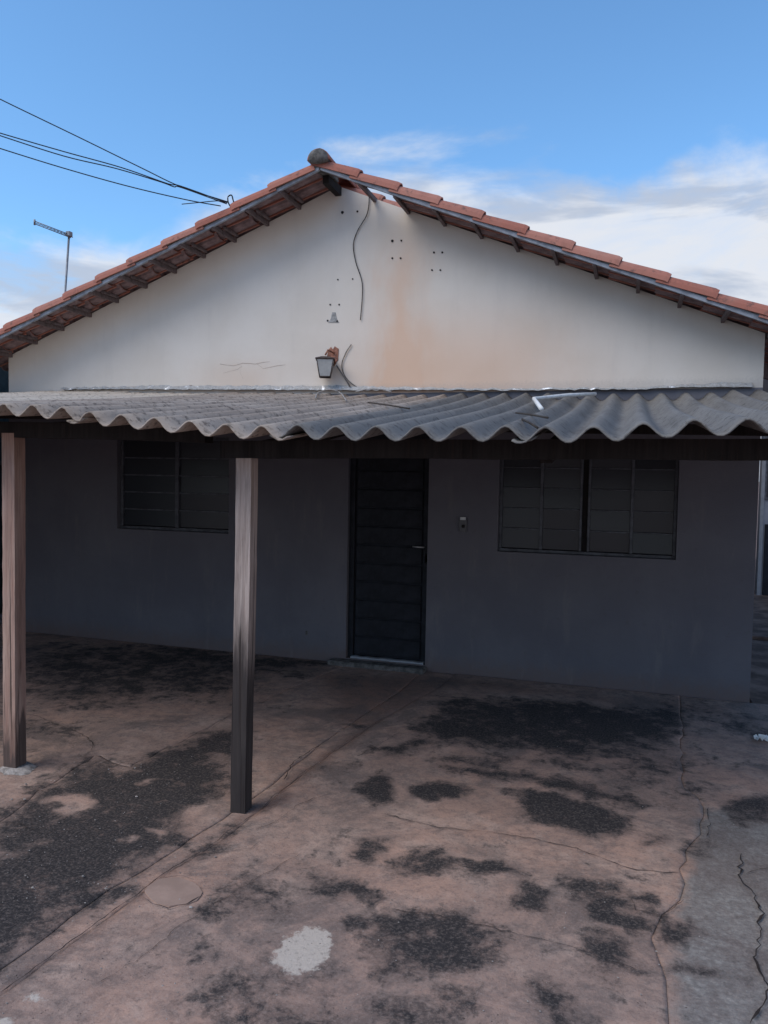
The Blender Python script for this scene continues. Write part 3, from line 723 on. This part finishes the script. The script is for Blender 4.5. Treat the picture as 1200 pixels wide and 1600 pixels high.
bm.faces.new(prev[::-1]); o = link('threshold', from_bm(bm, 'threshold'), PALETRIM, door); o.location = Vector((-2.6, 0, 0))-wloc(door)
box('door_step', (D0-0.13, -0.13, -0.02), (D1+0.02, -0.001, DZ0-0.004), MORTAR, house, 0.012)

# --- windows
def pane(w, x0, x1, z0, z1, y):
    o = box('pane', (x0, y, z0), (x1, y+0.004, z1), GLASS, w, 0); o.rotation_euler.x = random.uniform(-.05, .03); return o
win = box('window', (A0+.001, 0.05, AZ0+.001), (A1-.001, 0.085, AZ0+0.03), STEEL, house, 0.003)      # bottom rail
tag(win, 'two-column window with horizontal bars')
for lo, hi in (((A0+.001, .05, AZ0+.031), (A0+.031, .085, AZ1-.031)), ((A1-.031, .05, AZ0+.031), (A1-.001, .085, AZ1-.031)), ((A0+.001, .05, AZ1-.03), (A1-.001, .085, AZ1-.001)), ((-4.160, .042, AZ0+.031), (-4.122, .085, AZ1-.031))):
    box('window_frame', lo, hi, STEEL, win, 0.003)
for c0, c1 in ((A0+.032, -4.161), (-4.121, A1-.032)):
    for r in range(5):
        z0 = AZ0+.031+r*0.1675
        pane(win, c0, c1, z0+.006, z0+.1675-.004, 0.070)
        if r: box('glazing_bar', (c0, .052, z0-.008), (c1, .080, z0+.006), STEEL, win, 0.002)
win2 = box('window', (B0+.001, 0.05, BZ0+.001), (B1-.001, 0.085, BZ0+0.026), STEEL, house, 0.003)
tag(win2, 'wide four-column window with a dark gap between its casements')
for x0, x1 in ((B0+.001, B0+.025), (B1-.025, B1-.001), (-0.693, -0.668), (-0.372, -0.352), (-0.308, -0.288), (0.022, 0.046)):
    box('window_frame', (x0, .046, BZ0+.027), (x1, .085, BZ1-.028), STEEL, win2, 0.003)
box('window_frame', (B0+.001, .05, BZ1-.027), (B1-.001, .085, BZ1-.001), STEEL, win2, 0.003)
box('gap_strip', (-0.3515, .072, BZ0+.027), (-0.3085, .082, BZ1-.028), DARKHOLE, win2, 0.001)
for c0, c1 in ((B0+.026, -.694), (-.667, -.373), (-.287, .021), (.047, B1-.026)):
    for r in range(5):
        z0 = BZ0+.027+r*0.170
        pane(win2, c0, c1, z0+.006, z0+.166, 0.070+random.uniform(-.006, .004))
        if r: box('glazing_bar', (c0, .054, z0-.006+random.uniform(-.003, .003)), (c1, .078, z0+.004), STEEL, win2, 0.002)

# ------------------------------------------------------------------ canopy of corrugated sheets
canopy = empty('canopy', (-2.4, -3.02, 0), 'lean-to canopy of corrugated fibre-cement sheets on wooden posts against the house', 'canopy')
FX = [-7.5, -4.2, -2.79, -2.21, -1.68, -1.17, -.64, -.13, .22, .6, 1.9]; FZ = [2.03, 2.025, 2.0, 1.956, 1.911, 1.891, 1.889, 1.895, 1.92, 1.925, 1.93]
BX = [-7.5, -5.4, -2.05, 0.06, 1.9]; BZ = [2.475, 2.465, 2.388, 2.366, 2.368]
YF, YB = -3.40, -0.045
def crest(x, t):
    f = np.interp(x, FX, FZ); b_ = np.interp(x, BX, BZ); sag = np.interp(x, [-6, -1.5, .3, 2], [.012, .02, .040, .040])
    return f + (b_-f)*t - sag*4*t**1.4*(1-t)
AMP = 0.029
def sheet(xs, t0, t1, dz, m, skew=0.0):
    x0, x1 = xs-0.125, xs+0.885+0.118; nx = 66; ny = 26; vs = []
    ph = random.uniform(0, 6.28)
    for j in range(ny+1):
        t = t0+(t1-t0)*j/ny
        for i in range(nx+1):
            x = x0+(x1-x0)*i/nx
            y = YF+(YB-YF)*t + skew + (0.010*math.sin(x*9+ph)*random.random() if j in (0, ny) else 0)
            zc = crest(x, t) - AMP + AMP*math.cos(2*math.pi*(x-xs)/0.177) + dz
            if x < xs-0.09: zc -= 0.012*(xs-0.09-x)/0.035
            vs.append((x+2.4, y+3.02, zc + 0.002*math.sin(7*t+ph)))
    fs = [(j*(nx+1)+i, j*(nx+1)+i+1, (j+1)*(nx+1)+i+1, (j+1)*(nx+1)+i) for j in range(ny) for i in range(nx)]
    me = bpy.data.meshes.new('corrugated_sheet'); me.from_pydata(vs, [], fs); me.update()
    for f in me.polygons: f.use_smooth = True
    o = link('corrugated_sheet', me, m, canopy)
    md = o.modifiers.new('thickness', 'SOLIDIFY'); md.thickness = 0.007; md.offset = -1
    return o
for k in range(-4, 4):
    xs = -2.39+1.04*k; m = FIBRO_OLD if k < -1 else FIBRO_MID if k < 1 else FIBRO_NEW; dz = (0.004 if k % 2 else -0.004)
    if k >= 3:
        sheet(xs, 0, 0.56, dz, m); sheet(xs, 0.50, 1, dz+0.008, m)
    else:
        sheet(xs, 0, 1, dz, m, random.uniform(-.012, .012))
def under(x, y): return float(crest(x, (y-YF)/(YB-YF))) - 2*AMP - 0.008
def cbar(*a, **k): return beam(*a, parent=canopy, **k)
# posts
def post(x, y, top, w, m, rz, lean=0.0):
    bm = bmesh.new(); rings = []
    n = 26
    for i in range(n+1):
        t = i/n; z = -0.02+t*(top+0.02)
        ww = w/2*(1+random.uniform(-.018, .018)); ox, oy = 0.004*math.sin(5*t+x)+random.uniform(-.0008, .0008)+lean*t, 0.003*math.sin(4*t+2*x)
        rings.append([bm.verts.new((sx*ww+ox, sy*ww+oy, z)) for sx, sy in ((-1,-1),(1,-1),(1,1),(-1,1))])
    for r0, r1 in zip(rings, rings[1:]):
        for i in range(4): bm.faces.new((r0[i], r0[(i+1) % 4], r1[(i+1) % 4], r1[i]))
    bm.faces.new(rings[0][::-1]); bm.faces.new(rings[-1])
    bmesh.ops.bevel(bm, geom=[e for e in bm.edges if e.is_manifold and e.calc_face_angle(0) > 1.0], offset=0.007, segments=2, affect='EDGES')
    o = link('post', from_bm(bm, 'post'), m, canopy); o.location = Vector((x, y, 0))-wloc(canopy); o.rotation_euler.z = rz
    return o
LPX, CPX, PY = -3.242, -1.802, -2.97
o = post(LPX, PY, 1.885, 0.082, POST_RED, R_(1), 0.0); tag(o, 'reddish weathered post with a dark stained foot')
o = post(CPX, PY-.03, 1.80, 0.080, POST_GREY, R_(2), 0.012); tag(o, 'grey split post charred black over its lower half')
o = post(1.02, PY, 1.80, 0.10, POST_GREY, 0)
# mortar collar at the left post's foot
bm = bmesh.new(); n = 16; r0 = []; r1 = []
for k in range(n):
    a = 6.2832*k/n; r = random.uniform(.085, .125); r0.append(bm.verts.new((r*1.05*math.cos(a), r*.8*math.sin(a), 0.0))); r1.append(bm.verts.new((.068*math.cos(a), .068*math.sin(a), 0.022)))
for k in range(n): bm.faces.new((r0[k], r0[(k+1) % n], r1[(k+1) % n], r1[k]))
bm.faces.new(r1)
o = link('mortar_collar', from_bm(bm, 'mortar_collar', True), PEBBLE, canopy); o.location = Vector((LPX+.01, PY, 0.002))-wloc(canopy)
# beams over the posts, purlins and wall plate
def fb(x, d): return under(x, PY)-d
cbar('beam', (-6.7, PY, fb(-6.7, .045)), (-2.02, PY, fb(-2.02, .045)), w=0.08, h=0.085, m=BEAM, seg=8, wob=.003)
xa = fac(347, 705, PY-.05).x
cbar('beam', (xa, PY-.035, 1.805), (1.75, PY-.01, 1.835), w=0.075, h=0.085, m=BEAM, seg=8, wob=.004)
for y in (-1.95, -0.95):
    def clear(a, b_): return min(under(a+(b_-a)*k/40, y)-(under(a, y)+(under(b_, y)-under(a, y))*k/40) for k in range(41))
    cbar('purlin', (-6.6, y, under(-6.6, y)-.034+clear(-6.6, -2.4)), (-2.4, y, under(-2.4, y)-.034+clear(-6.6, -2.4)), w=0.06, h=0.055, m=BEAM, seg=8, wob=.003)
    cbar('purlin', (-2.39, y, under(-2.4, y)-.034+clear(-2.4, 1.7)), (1.7, y, under(1.7, y)-.034+clear(-2.4, 1.7)), w=0.06, h=0.055, m=BEAM, seg=8, wob=.003)
cbar('wall_plate', (-6.05, -0.032, 2.33), (0.93, -0.032, 2.26), w=0.06, h=0.07, m=BEAM, seg=8, wob=.002)
for x in (-6.4, -5.0, LPX, CPX+.06, -0.35, 1.06):
    cbar('rafter', (x, PY+.05, under(x, PY)-.09), (x, -0.005 if x < XR and x > XL else -0.06, under(x, -.06)-.09), w=0.055, h=0.065, m=BEAM, seg=5, wob=.003)
# flashing along the wall: a hand-trowelled, partly foil-covered fillet
bm = bmesh.new(); prev = None; n = 150
top_px = [(105,606),(250,603),(400,603),(520,603),(620,605),(760,607),(900,606),(1000,605),(1060,602),(1120,599),(1176,597)]
tz = [(fac(*q).x, fac(*q).z) for q in top_px]
for i in range(n+1):
    x = -5.42+(0.865+5.42)*i/n
    zt = float(np.interp(x, [a for a, _ in tz], [b_ for _, b_ in tz]))+random.uniform(-.006, .010)
    zl = min(zt-0.02, float(np.interp(x, [-5.4, -2, .06, .9], [2.485, 2.42, 2.405, 2.40]))+random.uniform(-.004, .004)); 
    ex = 0.035+random.uniform(-.006, .006)
    cur = [bm.verts.new((x+2.4, 3.02-e, z)) for e, z in ((0.0005, zt), (0.012, zt-.004), (ex, zl+.012), (ex+.004, zl), (0.0005, zl))]
    if prev:
        for k in range(5): bm.faces.new((prev[k], prev[(k+1) % 5], cur[(k+1) % 5], cur[k]))
    else: bm.faces.new(cur)
    prev = cur
bm.faces.new(prev[::-1]); link('flashing', from_bm(bm, 'flashing'), FLASH, canopy)

# ------------------------------------------------------------------ things on the wall and canopy
def on_canopy(px, py, lift=0.0):
    v = ray(px, py); lo, hi = 2.0, 8.0
    for k in range(400):
        t = 2.4+k*0.012; p = _C+v*t
        if YF <= p.y <= YB and p.z <= float(crest(p.x, (p.y-YF)/(YB-YF))): return p+Vector((0, 0, lift))
    return fac(px, py, -0.3)
# lantern
lp = fac(508, 572)
lan = empty('wall_lantern', (lp.x, 0, lp.z-0.10), 'small carriage lantern with frosted glass and rusty plate on the white gable', 'lantern')
def lrel(v): return Vector(v)
# back plate: ragged-topped rusty plate on the wall
P = [fac(*q, -0.006) for q in ((509,564),(513,547),(517,542),(520,546),(523,541),(529,545),(528,562),(522,572))]
bm = bmesh.new(); a = [bm.verts.new(q-lan.location) for q in P]; b_ = [bm.verts.new(Vector((q.x, 0.0, q.z))-lan.location) for q in P]
bm.faces.new(a); bm.faces.new(b_)
for i in range(len(P)): bm.faces.new((a[i], a[(i+1) % len(P)], b_[(i+1) % len(P)], b_[i]))
link('back_plate', from_bm(bm, 'back_plate'), RUSTY, lan)
HX, HZ = fac(508, 575, -0.10).x, fac(508, 560, -0.10).z       # cage axis
cx = HX-lan.location.x; zt_ = fac(508, 562, -.10).z-lan.location.z; zb_ = fac(508, 589, -.10).z-lan.location.z
rt, rb_ = 0.072, 0.046
def ringv(r, z, rot=R_(20)): return [Vector((cx+r*1.414*math.cos(rot+math.pi/4+k*math.pi/2), -0.10+r*1.414*math.sin(rot+math.pi/4+k*math.pi/2), z)) for k in range(4)]
tilt = Matrix.Rotation(R_(-4), 4, 'Y')
T4, B4 = ringv(rt, zt_), ringv(rb_, zb_)
for k in range(4):
    q = [T4[k], T4[(k+1) % 4], B4[(k+1) % 4], B4[k]]; nn = (q[1]-q[0]).cross(q[3]-q[0]).normalized()
    bm = bmesh.new(); a = [bm.verts.new(v) for v in q]; b_ = [bm.verts.new(v*1.0-nn*0.003) for v in q]
    bm.faces.new(a); bm.faces.new(b_)
    for i in range(4): bm.faces.new((a[i], a[(i+1) % 4], b_[(i+1) % 4], b_[i]))
    link('glass_pane', from_bm(bm, 'glass_pane'), MILK, lan)
    tube('corner_bar', [T4[k]+lan.location, B4[k]+lan.location], 0.006, LAMPFRAME, lan, 5)
    tube('rim', [T4[k]+lan.location, T4[(k+1) % 4]+lan.location], 0.007, LAMPFRAME, lan, 5)
    tube('rim', [B4[k]+lan.location, B4[(k+1) % 4]+lan.location], 0.006, LAMPFRAME, lan, 5)
bm = bmesh.new(); apex = [bm.verts.new(v) for v in ringv(0.030, zt_+0.026)]; base = [bm.verts.new(v) for v in ringv(0.084, zt_+0.006)]; base0 = [bm.verts.new(v) for v in ringv(0.084, zt_)]
for k in range(4): bm.faces.new((base[k], base[(k+1) % 4], apex[(k+1) % 4], apex[k])); bm.faces.new((base0[k], base0[(k+1) % 4], base[(k+1) % 4], base[k]))
bm.faces.new(apex); bm.faces.new(base0); link('lantern_cap', from_bm(bm, 'lantern_cap'), LAMPFRAME, lan)
tube('arm', [Vector((cx, -0.10, zt_+.04))+lan.location, Vector((cx+.02, -0.09, zt_+.085))+lan.location, Vector((cx+.045, -0.001, zt_+.07))+lan.location], 0.008, RUSTY, lan, 6)
# conduit rod from lantern to the canopy
a = fac(526, 571, -0.02); b_ = fac(547, 604, -0.03)
tag(tube('conduit_rod', [a, b_], 0.007, GREYCABLE), 'short grey conduit rod slanting from the lantern down to the canopy', 'rod')
# wires
def wire(name, px, y, r, m, label, cat, n=6):
    return tag(tube(name, spline([fac(*q, y if not isinstance(y, list) else y[i]) for i, q in enumerate(px)], n), r, m, None, 5), label, cat)
wire('hanging_wire', [(577,300),(576,322),(572,338),(558,362),(552,384),(556,410),(565,438),(566,462),(563,500)], -0.012, 0.004, CABLE, 'thin dark wire hanging down the white gable from the ridge', 'wire')
wire('hanging_wire', [(549,538),(540,552),(534,570),(538,586),(548,598),(561,607)], -0.012, 0.0045, GREYCABLE, 'thin grey wire curving beside the lantern down to the canopy', 'wire')
def clip_wire(name, px, r, m, label, lift): return tag(tube(name, spline([on_canopy(*q, l) for q, l in zip(px, lift)], 6), r, m, None, 5), label, 'wire')
clip_wire('loose_wire', [(493,624),(497,614),(510,609),(524,610),(534,618),(541,628)], 0.006, PALECABLE, 'loop of pale grey wire lying on the corrugated sheets below the lantern', [.01]*6)
clip_wire('loose_wire', [(556,612),(575,608),(598,609),(612,613)], 0.006, PALECABLE, 'short pale wire lying against the flashing right of the lantern', [.012]*4)
# white tube and twigs on the canopy
a = on_canopy(930, 622, .03); b_ = on_canopy(834, 630, .03); c_ = on_canopy(846, 641, .008)
tag(tube('bent_tube', [a, (a+b_)/2+Vector((0, 0, .006)), b_, c_], 0.0135, PVC, None, 8), 'bent white plastic tube lying across the corrugated sheets', 'tube')
for i, (p0, p1, lab) in enumerate((((806,647),(856,655),'longer dead twig lying across a crest of the corrugated sheets near the white tube'), ((816,657),(840,671),'dead twig slanting down to the canopy edge below the white tube'), ((640,640),(575,630),'thin dead twig on the corrugated sheets right of the wire loop'))):
    q0, q1 = on_canopy(*p0, .006), on_canopy(*p1, .006); mid = on_canopy((p0[0]+p1[0])/2, (p0[1]+p1[1])/2, .008)
    tag(tube('dead_twig', spline([q0, mid, q1], 5), 0.005, TWIG, None, 5), lab, 'twig', 'dead twigs on the canopy')
# doorbell plate
p0, p1 = fac(718, 830), fac(730, 811)
db = box('doorbell', (p0.x, -0.022, p0.z), (p1.x, 0.0, p1.z), PLATE, None, 0.003); tag(db, 'small grey doorbell plate with a white strip on the wall right of the door', 'doorbell')
w_ = p1.x-p0.x; h_ = p1.z-p0.z
box('white_strip', (p0.x+.008, -0.026, p1.z-.008), (p1.x-.008, -0.0215, p1.z+.016), PVC, db, 0.001)
bm = bmesh.new(); bmesh.ops.create_cone(bm, cap_ends=True, segments=12, radius1=.016, radius2=.013, depth=.012, matrix=Matrix.Rotation(math.pi/2, 4, 'X'))
o = link('button', from_bm(bm, 'button'), DARKHOLE, db); o.location = (0.004, -0.014, h_*.42)

# ------------------------------------------------------------------ cables, pole and antenna
anc = fac(357, 317, YV-0.02); POLE = Vector((-11.2, -3.75, 0)); ENDS = []
hook = tag(tube('cable_hook', spline([anc+Vector((.02, .04, -.05)), anc+Vector((.0, 0, .0)), anc+Vector((-.005, 0, .05)), anc+Vector((.03, 0, .06)), anc+Vector((.05, .01, .0)), anc+Vector((.11, .03, -.03))], 5), 0.006, CABLE, None, 5), 'small wire hook on the left verge that holds the power cables', 'hook')
CAB = [([(0,155),(120,213),(220,262),(283,292)], 'highest thin power cable running straight up from the roof verge', 0.0048),
       ([(0,208),(100,237),(190,262),(262,287),(283,291)], 'upper of two twisted power cables sagging towards the roof verge', 0.0048),
       ([(0,212),(100,244),(180,263),(250,284),(272,292),(283,293)], 'lower of two twisted power cables sagging towards the roof verge', 0.0048),
       ([(0,232),(100,263),(200,291),(290,312),(345,322)], 'lowest power cable ending below the others at the roof verge', 0.0048)]
for i, (px, lab, r) in enumerate(CAB):
    pts = []
    px = [(px[0][0]-90, px[0][1]-90*(px[1][1]-px[0][1])/(px[1][0]-px[0][0])*1.05)] + px
    for q in px:
        t = q[0]/357.0; y = (YV-0.02)*t + (-1.35)*(1-t); pts.append(fac(q[0], q[1], y))
    e = pts[0]; dd = pts[0]-pts[1]; endp = e+dd*((POLE.x+0.14-e.x)/dd.x); endp.y = POLE.y; endp.z -= 0.05*i; ENDS.append(endp)
    out = [endp.lerp(e, k/12)-Vector((0, 0, .06*(k/12)*(1-k/12))) for k in range(12)]
    tail = [anc+Vector((-.01, -.012*(i-1), 0.012*(1-i)))] if i < 3 else []
    tag(tube('power_cable', out + spline(pts + tail, 6), r, CABLE, None, 5), lab, 'cable', 'power cables from the street pole')
wire('loose_wire', [(284,319),(305,317),(325,315),(340,314),(352,316)], YV-0.02, 0.004, CABLE, 'short loose wire end sticking out left from the cable hook', 'wire')
pole = empty('utility_pole', POLE, 'concrete utility pole with a crossarm where the cables end', 'pole')
tube('shaft', [POLE, POLE+Vector((0, 0, 9.0))], [0.17, 0.11], POLEC, pole, 12)
beam('crossarm', POLE+Vector((-.2, -.7, 8.6)), POLE+Vector((-.2, .7, 8.6)), .09, .11, BEAM, pole)
for e in ENDS: tube('insulator', [Vector((POLE.x+.05, POLE.y, e.z)), Vector((POLE.x+.145, POLE.y, e.z))], 0.035, PVC, pole, 8)

YA = 1.6
b0 = fac(90, 472, YA); t0 = fac(108, 366, YA); e0 = fac(54, 347, YA-.25); e1 = fac(111, 369, YA)
zr = zb(b0.x)+0.06; b0.z = zr
ant = empty('tv_antenna', b0, 'thin rooftop television antenna on a slanting mast behind the left roof slope', 'antenna')
tube('mast', [b0, t0], 0.013, ALU, ant, 8)
dirb = (e1-e0)
for dzz in (0.012, -0.020): tube('boom', [e0+Vector((0, 0, dzz)), e1+Vector((0, 0, dzz))], 0.006, ALU, ant, 6)
for k in range(11):
    c = e0+dirb*(0.02+0.95*k/10); L = 0.03+0.03*k/10
    tube('element', [c+Vector((0.15*L, -L, -0.004)), c+Vector((-0.15*L, L, -0.004))], 0.004, ALU, ant, 5)
tube('reflector', [e0+Vector((0.0, 0, 0.03)), e0+Vector((0.0, 0.0, -0.035))], 0.012, ALU, ant, 6)
box('clamp', tuple(t0-Vector((.03, .03, .03))), tuple(t0+Vector((.03, .03, .03))), ALU, ant, .004)

# ------------------------------------------------------------------ surroundings
bw = empty('boundary_wall', (-7.15, 2, 0), 'dark green boundary wall beyond the left corner of the house', 'wall')
box('wall_body', (-7.25, -5.0, -0.05), (-7.05, 13, 3.05), GREENWALL, bw, 0.004)
box('coping', (-7.28, -5.02, 3.052), (-7.02, 13.02, 3.11), MORTAR, bw, 0.006)
for z in (0.5, 1.72): box('ledge', (-7.052, -4.9, z), (-7.03, 12.9, z+.05), MORTAR, bw, 0.003)
an = empty('rear_annex', (3.0, 6.2, 0), 'blue-grey rear annex with a small window beyond the right corner of the house', 'building')
AXL = fac(1187, 800, 6.2).x
box('annex_wall', (AXL, 6.2, -0.03), (5.2, 6.36, 2.75), ANNEXWALL, an, 0.003)
box('corner_trim', (AXL-.001, 6.16, -0.02), (AXL+.05, 6.199, 2.72), PALETRIM, an, 0.003)
wa = fac(1192, 780, 6.2); 
aw = box('window', (wa.x, 6.17, wa.z), (wa.x+1.1, 6.199, wa.z+.75), STEEL, an, 0.003)
box('pane', (wa.x+.04, 6.160, wa.z+.04), (wa.x+.53, 6.169, wa.z+.71), GLASS, aw, 0); box('pane', (wa.x+.57, 6.160, wa.z+.04), (wa.x+1.06, 6.169, wa.z+.71), GLASS, aw, 0)
wd = fac(1196, 800, 6.2); box('annex_door', (wd.x, 6.17, -0.01), (wd.x+.8, 6.199, 1.05), DOORM, an, 0.003)
bm = bmesh.new()
vs = [[bm.verts.new(Vector((x, y, z))-an.location) for x, y, z in ((AXL-.35, y0, z0), (5.5, y0, z0), (5.5, y0, z0+.06), (AXL-.35, y0, z0+.06))] for y0, z0 in ((5.75, 2.55), (8.5, 3.9))]
bm.faces.new(vs[0][::-1]); bm.faces.new(vs[1])
for i in range(4): bm.faces.new((vs[0][i], vs[0][(i+1) % 4], vs[1][(i+1) % 4], vs[1][i]))
link('annex_roof', from_bm(bm, 'annex_roof'), BEAM, an)
o = box('paving_strip', (XR+.1, 2.6, -.011), (3.0, 2.8, .03), SOIL, sp, 0.006)

# ------------------------------------------------------------------ litter on the ground
p = gnd(1192, 1158); bm = bmesh.new(); n = 7
grid = [[bm.verts.new((.11*(i/n-.5), .07*(j/n-.5), max(.001, .018+random.uniform(-.016, .016)))) for j in range(n+1)] for i in range(n+1)]
for i in range(n):
    for j in range(n):
        if not (i < 2 and j > 4) and not (2 < i < 5 and j < 1): bm.faces.new((grid[i][j], grid[i+1][j], grid[i+1][j+1], grid[i][j+1]))
o = link('paper_scrap', from_bm(bm, 'paper_scrap'), PVC); o.location = (p.x, p.y, 0.004); tag(o, 'crumpled white scrap lying on the concrete near the right corner', 'scrap')
o.modifiers.new('thickness', 'SOLIDIFY').thickness = 0.001
bm = bmesh.new()
for k in range(300):
    if k < 200: q = gnd(random.uniform(0, 355), random.uniform(1190, 1420))
    else: q = gnd(random.uniform(0, 1200), random.uniform(1150, 1600))
    r = random.choice((.0015, .002, .002, .003, .003, .006 if k < 100 else .003))
    ret = bmesh.ops.create_icosphere(bm, subdivisions=1, radius=r, matrix=Matrix.Translation((q.x, q.y, 0.004+r*.4)) @ Matrix.Scale(random.uniform(.6, 1.5), 4, (1, 0, 0)) @ Matrix.Scale(.6, 4, (0, 0, 1)))
o = link('gravel', from_bm(bm, 'gravel'), PEBBLE); tag(o, 'tiny pale pebbles scattered over the stained concrete', 'gravel', kind='stuff')
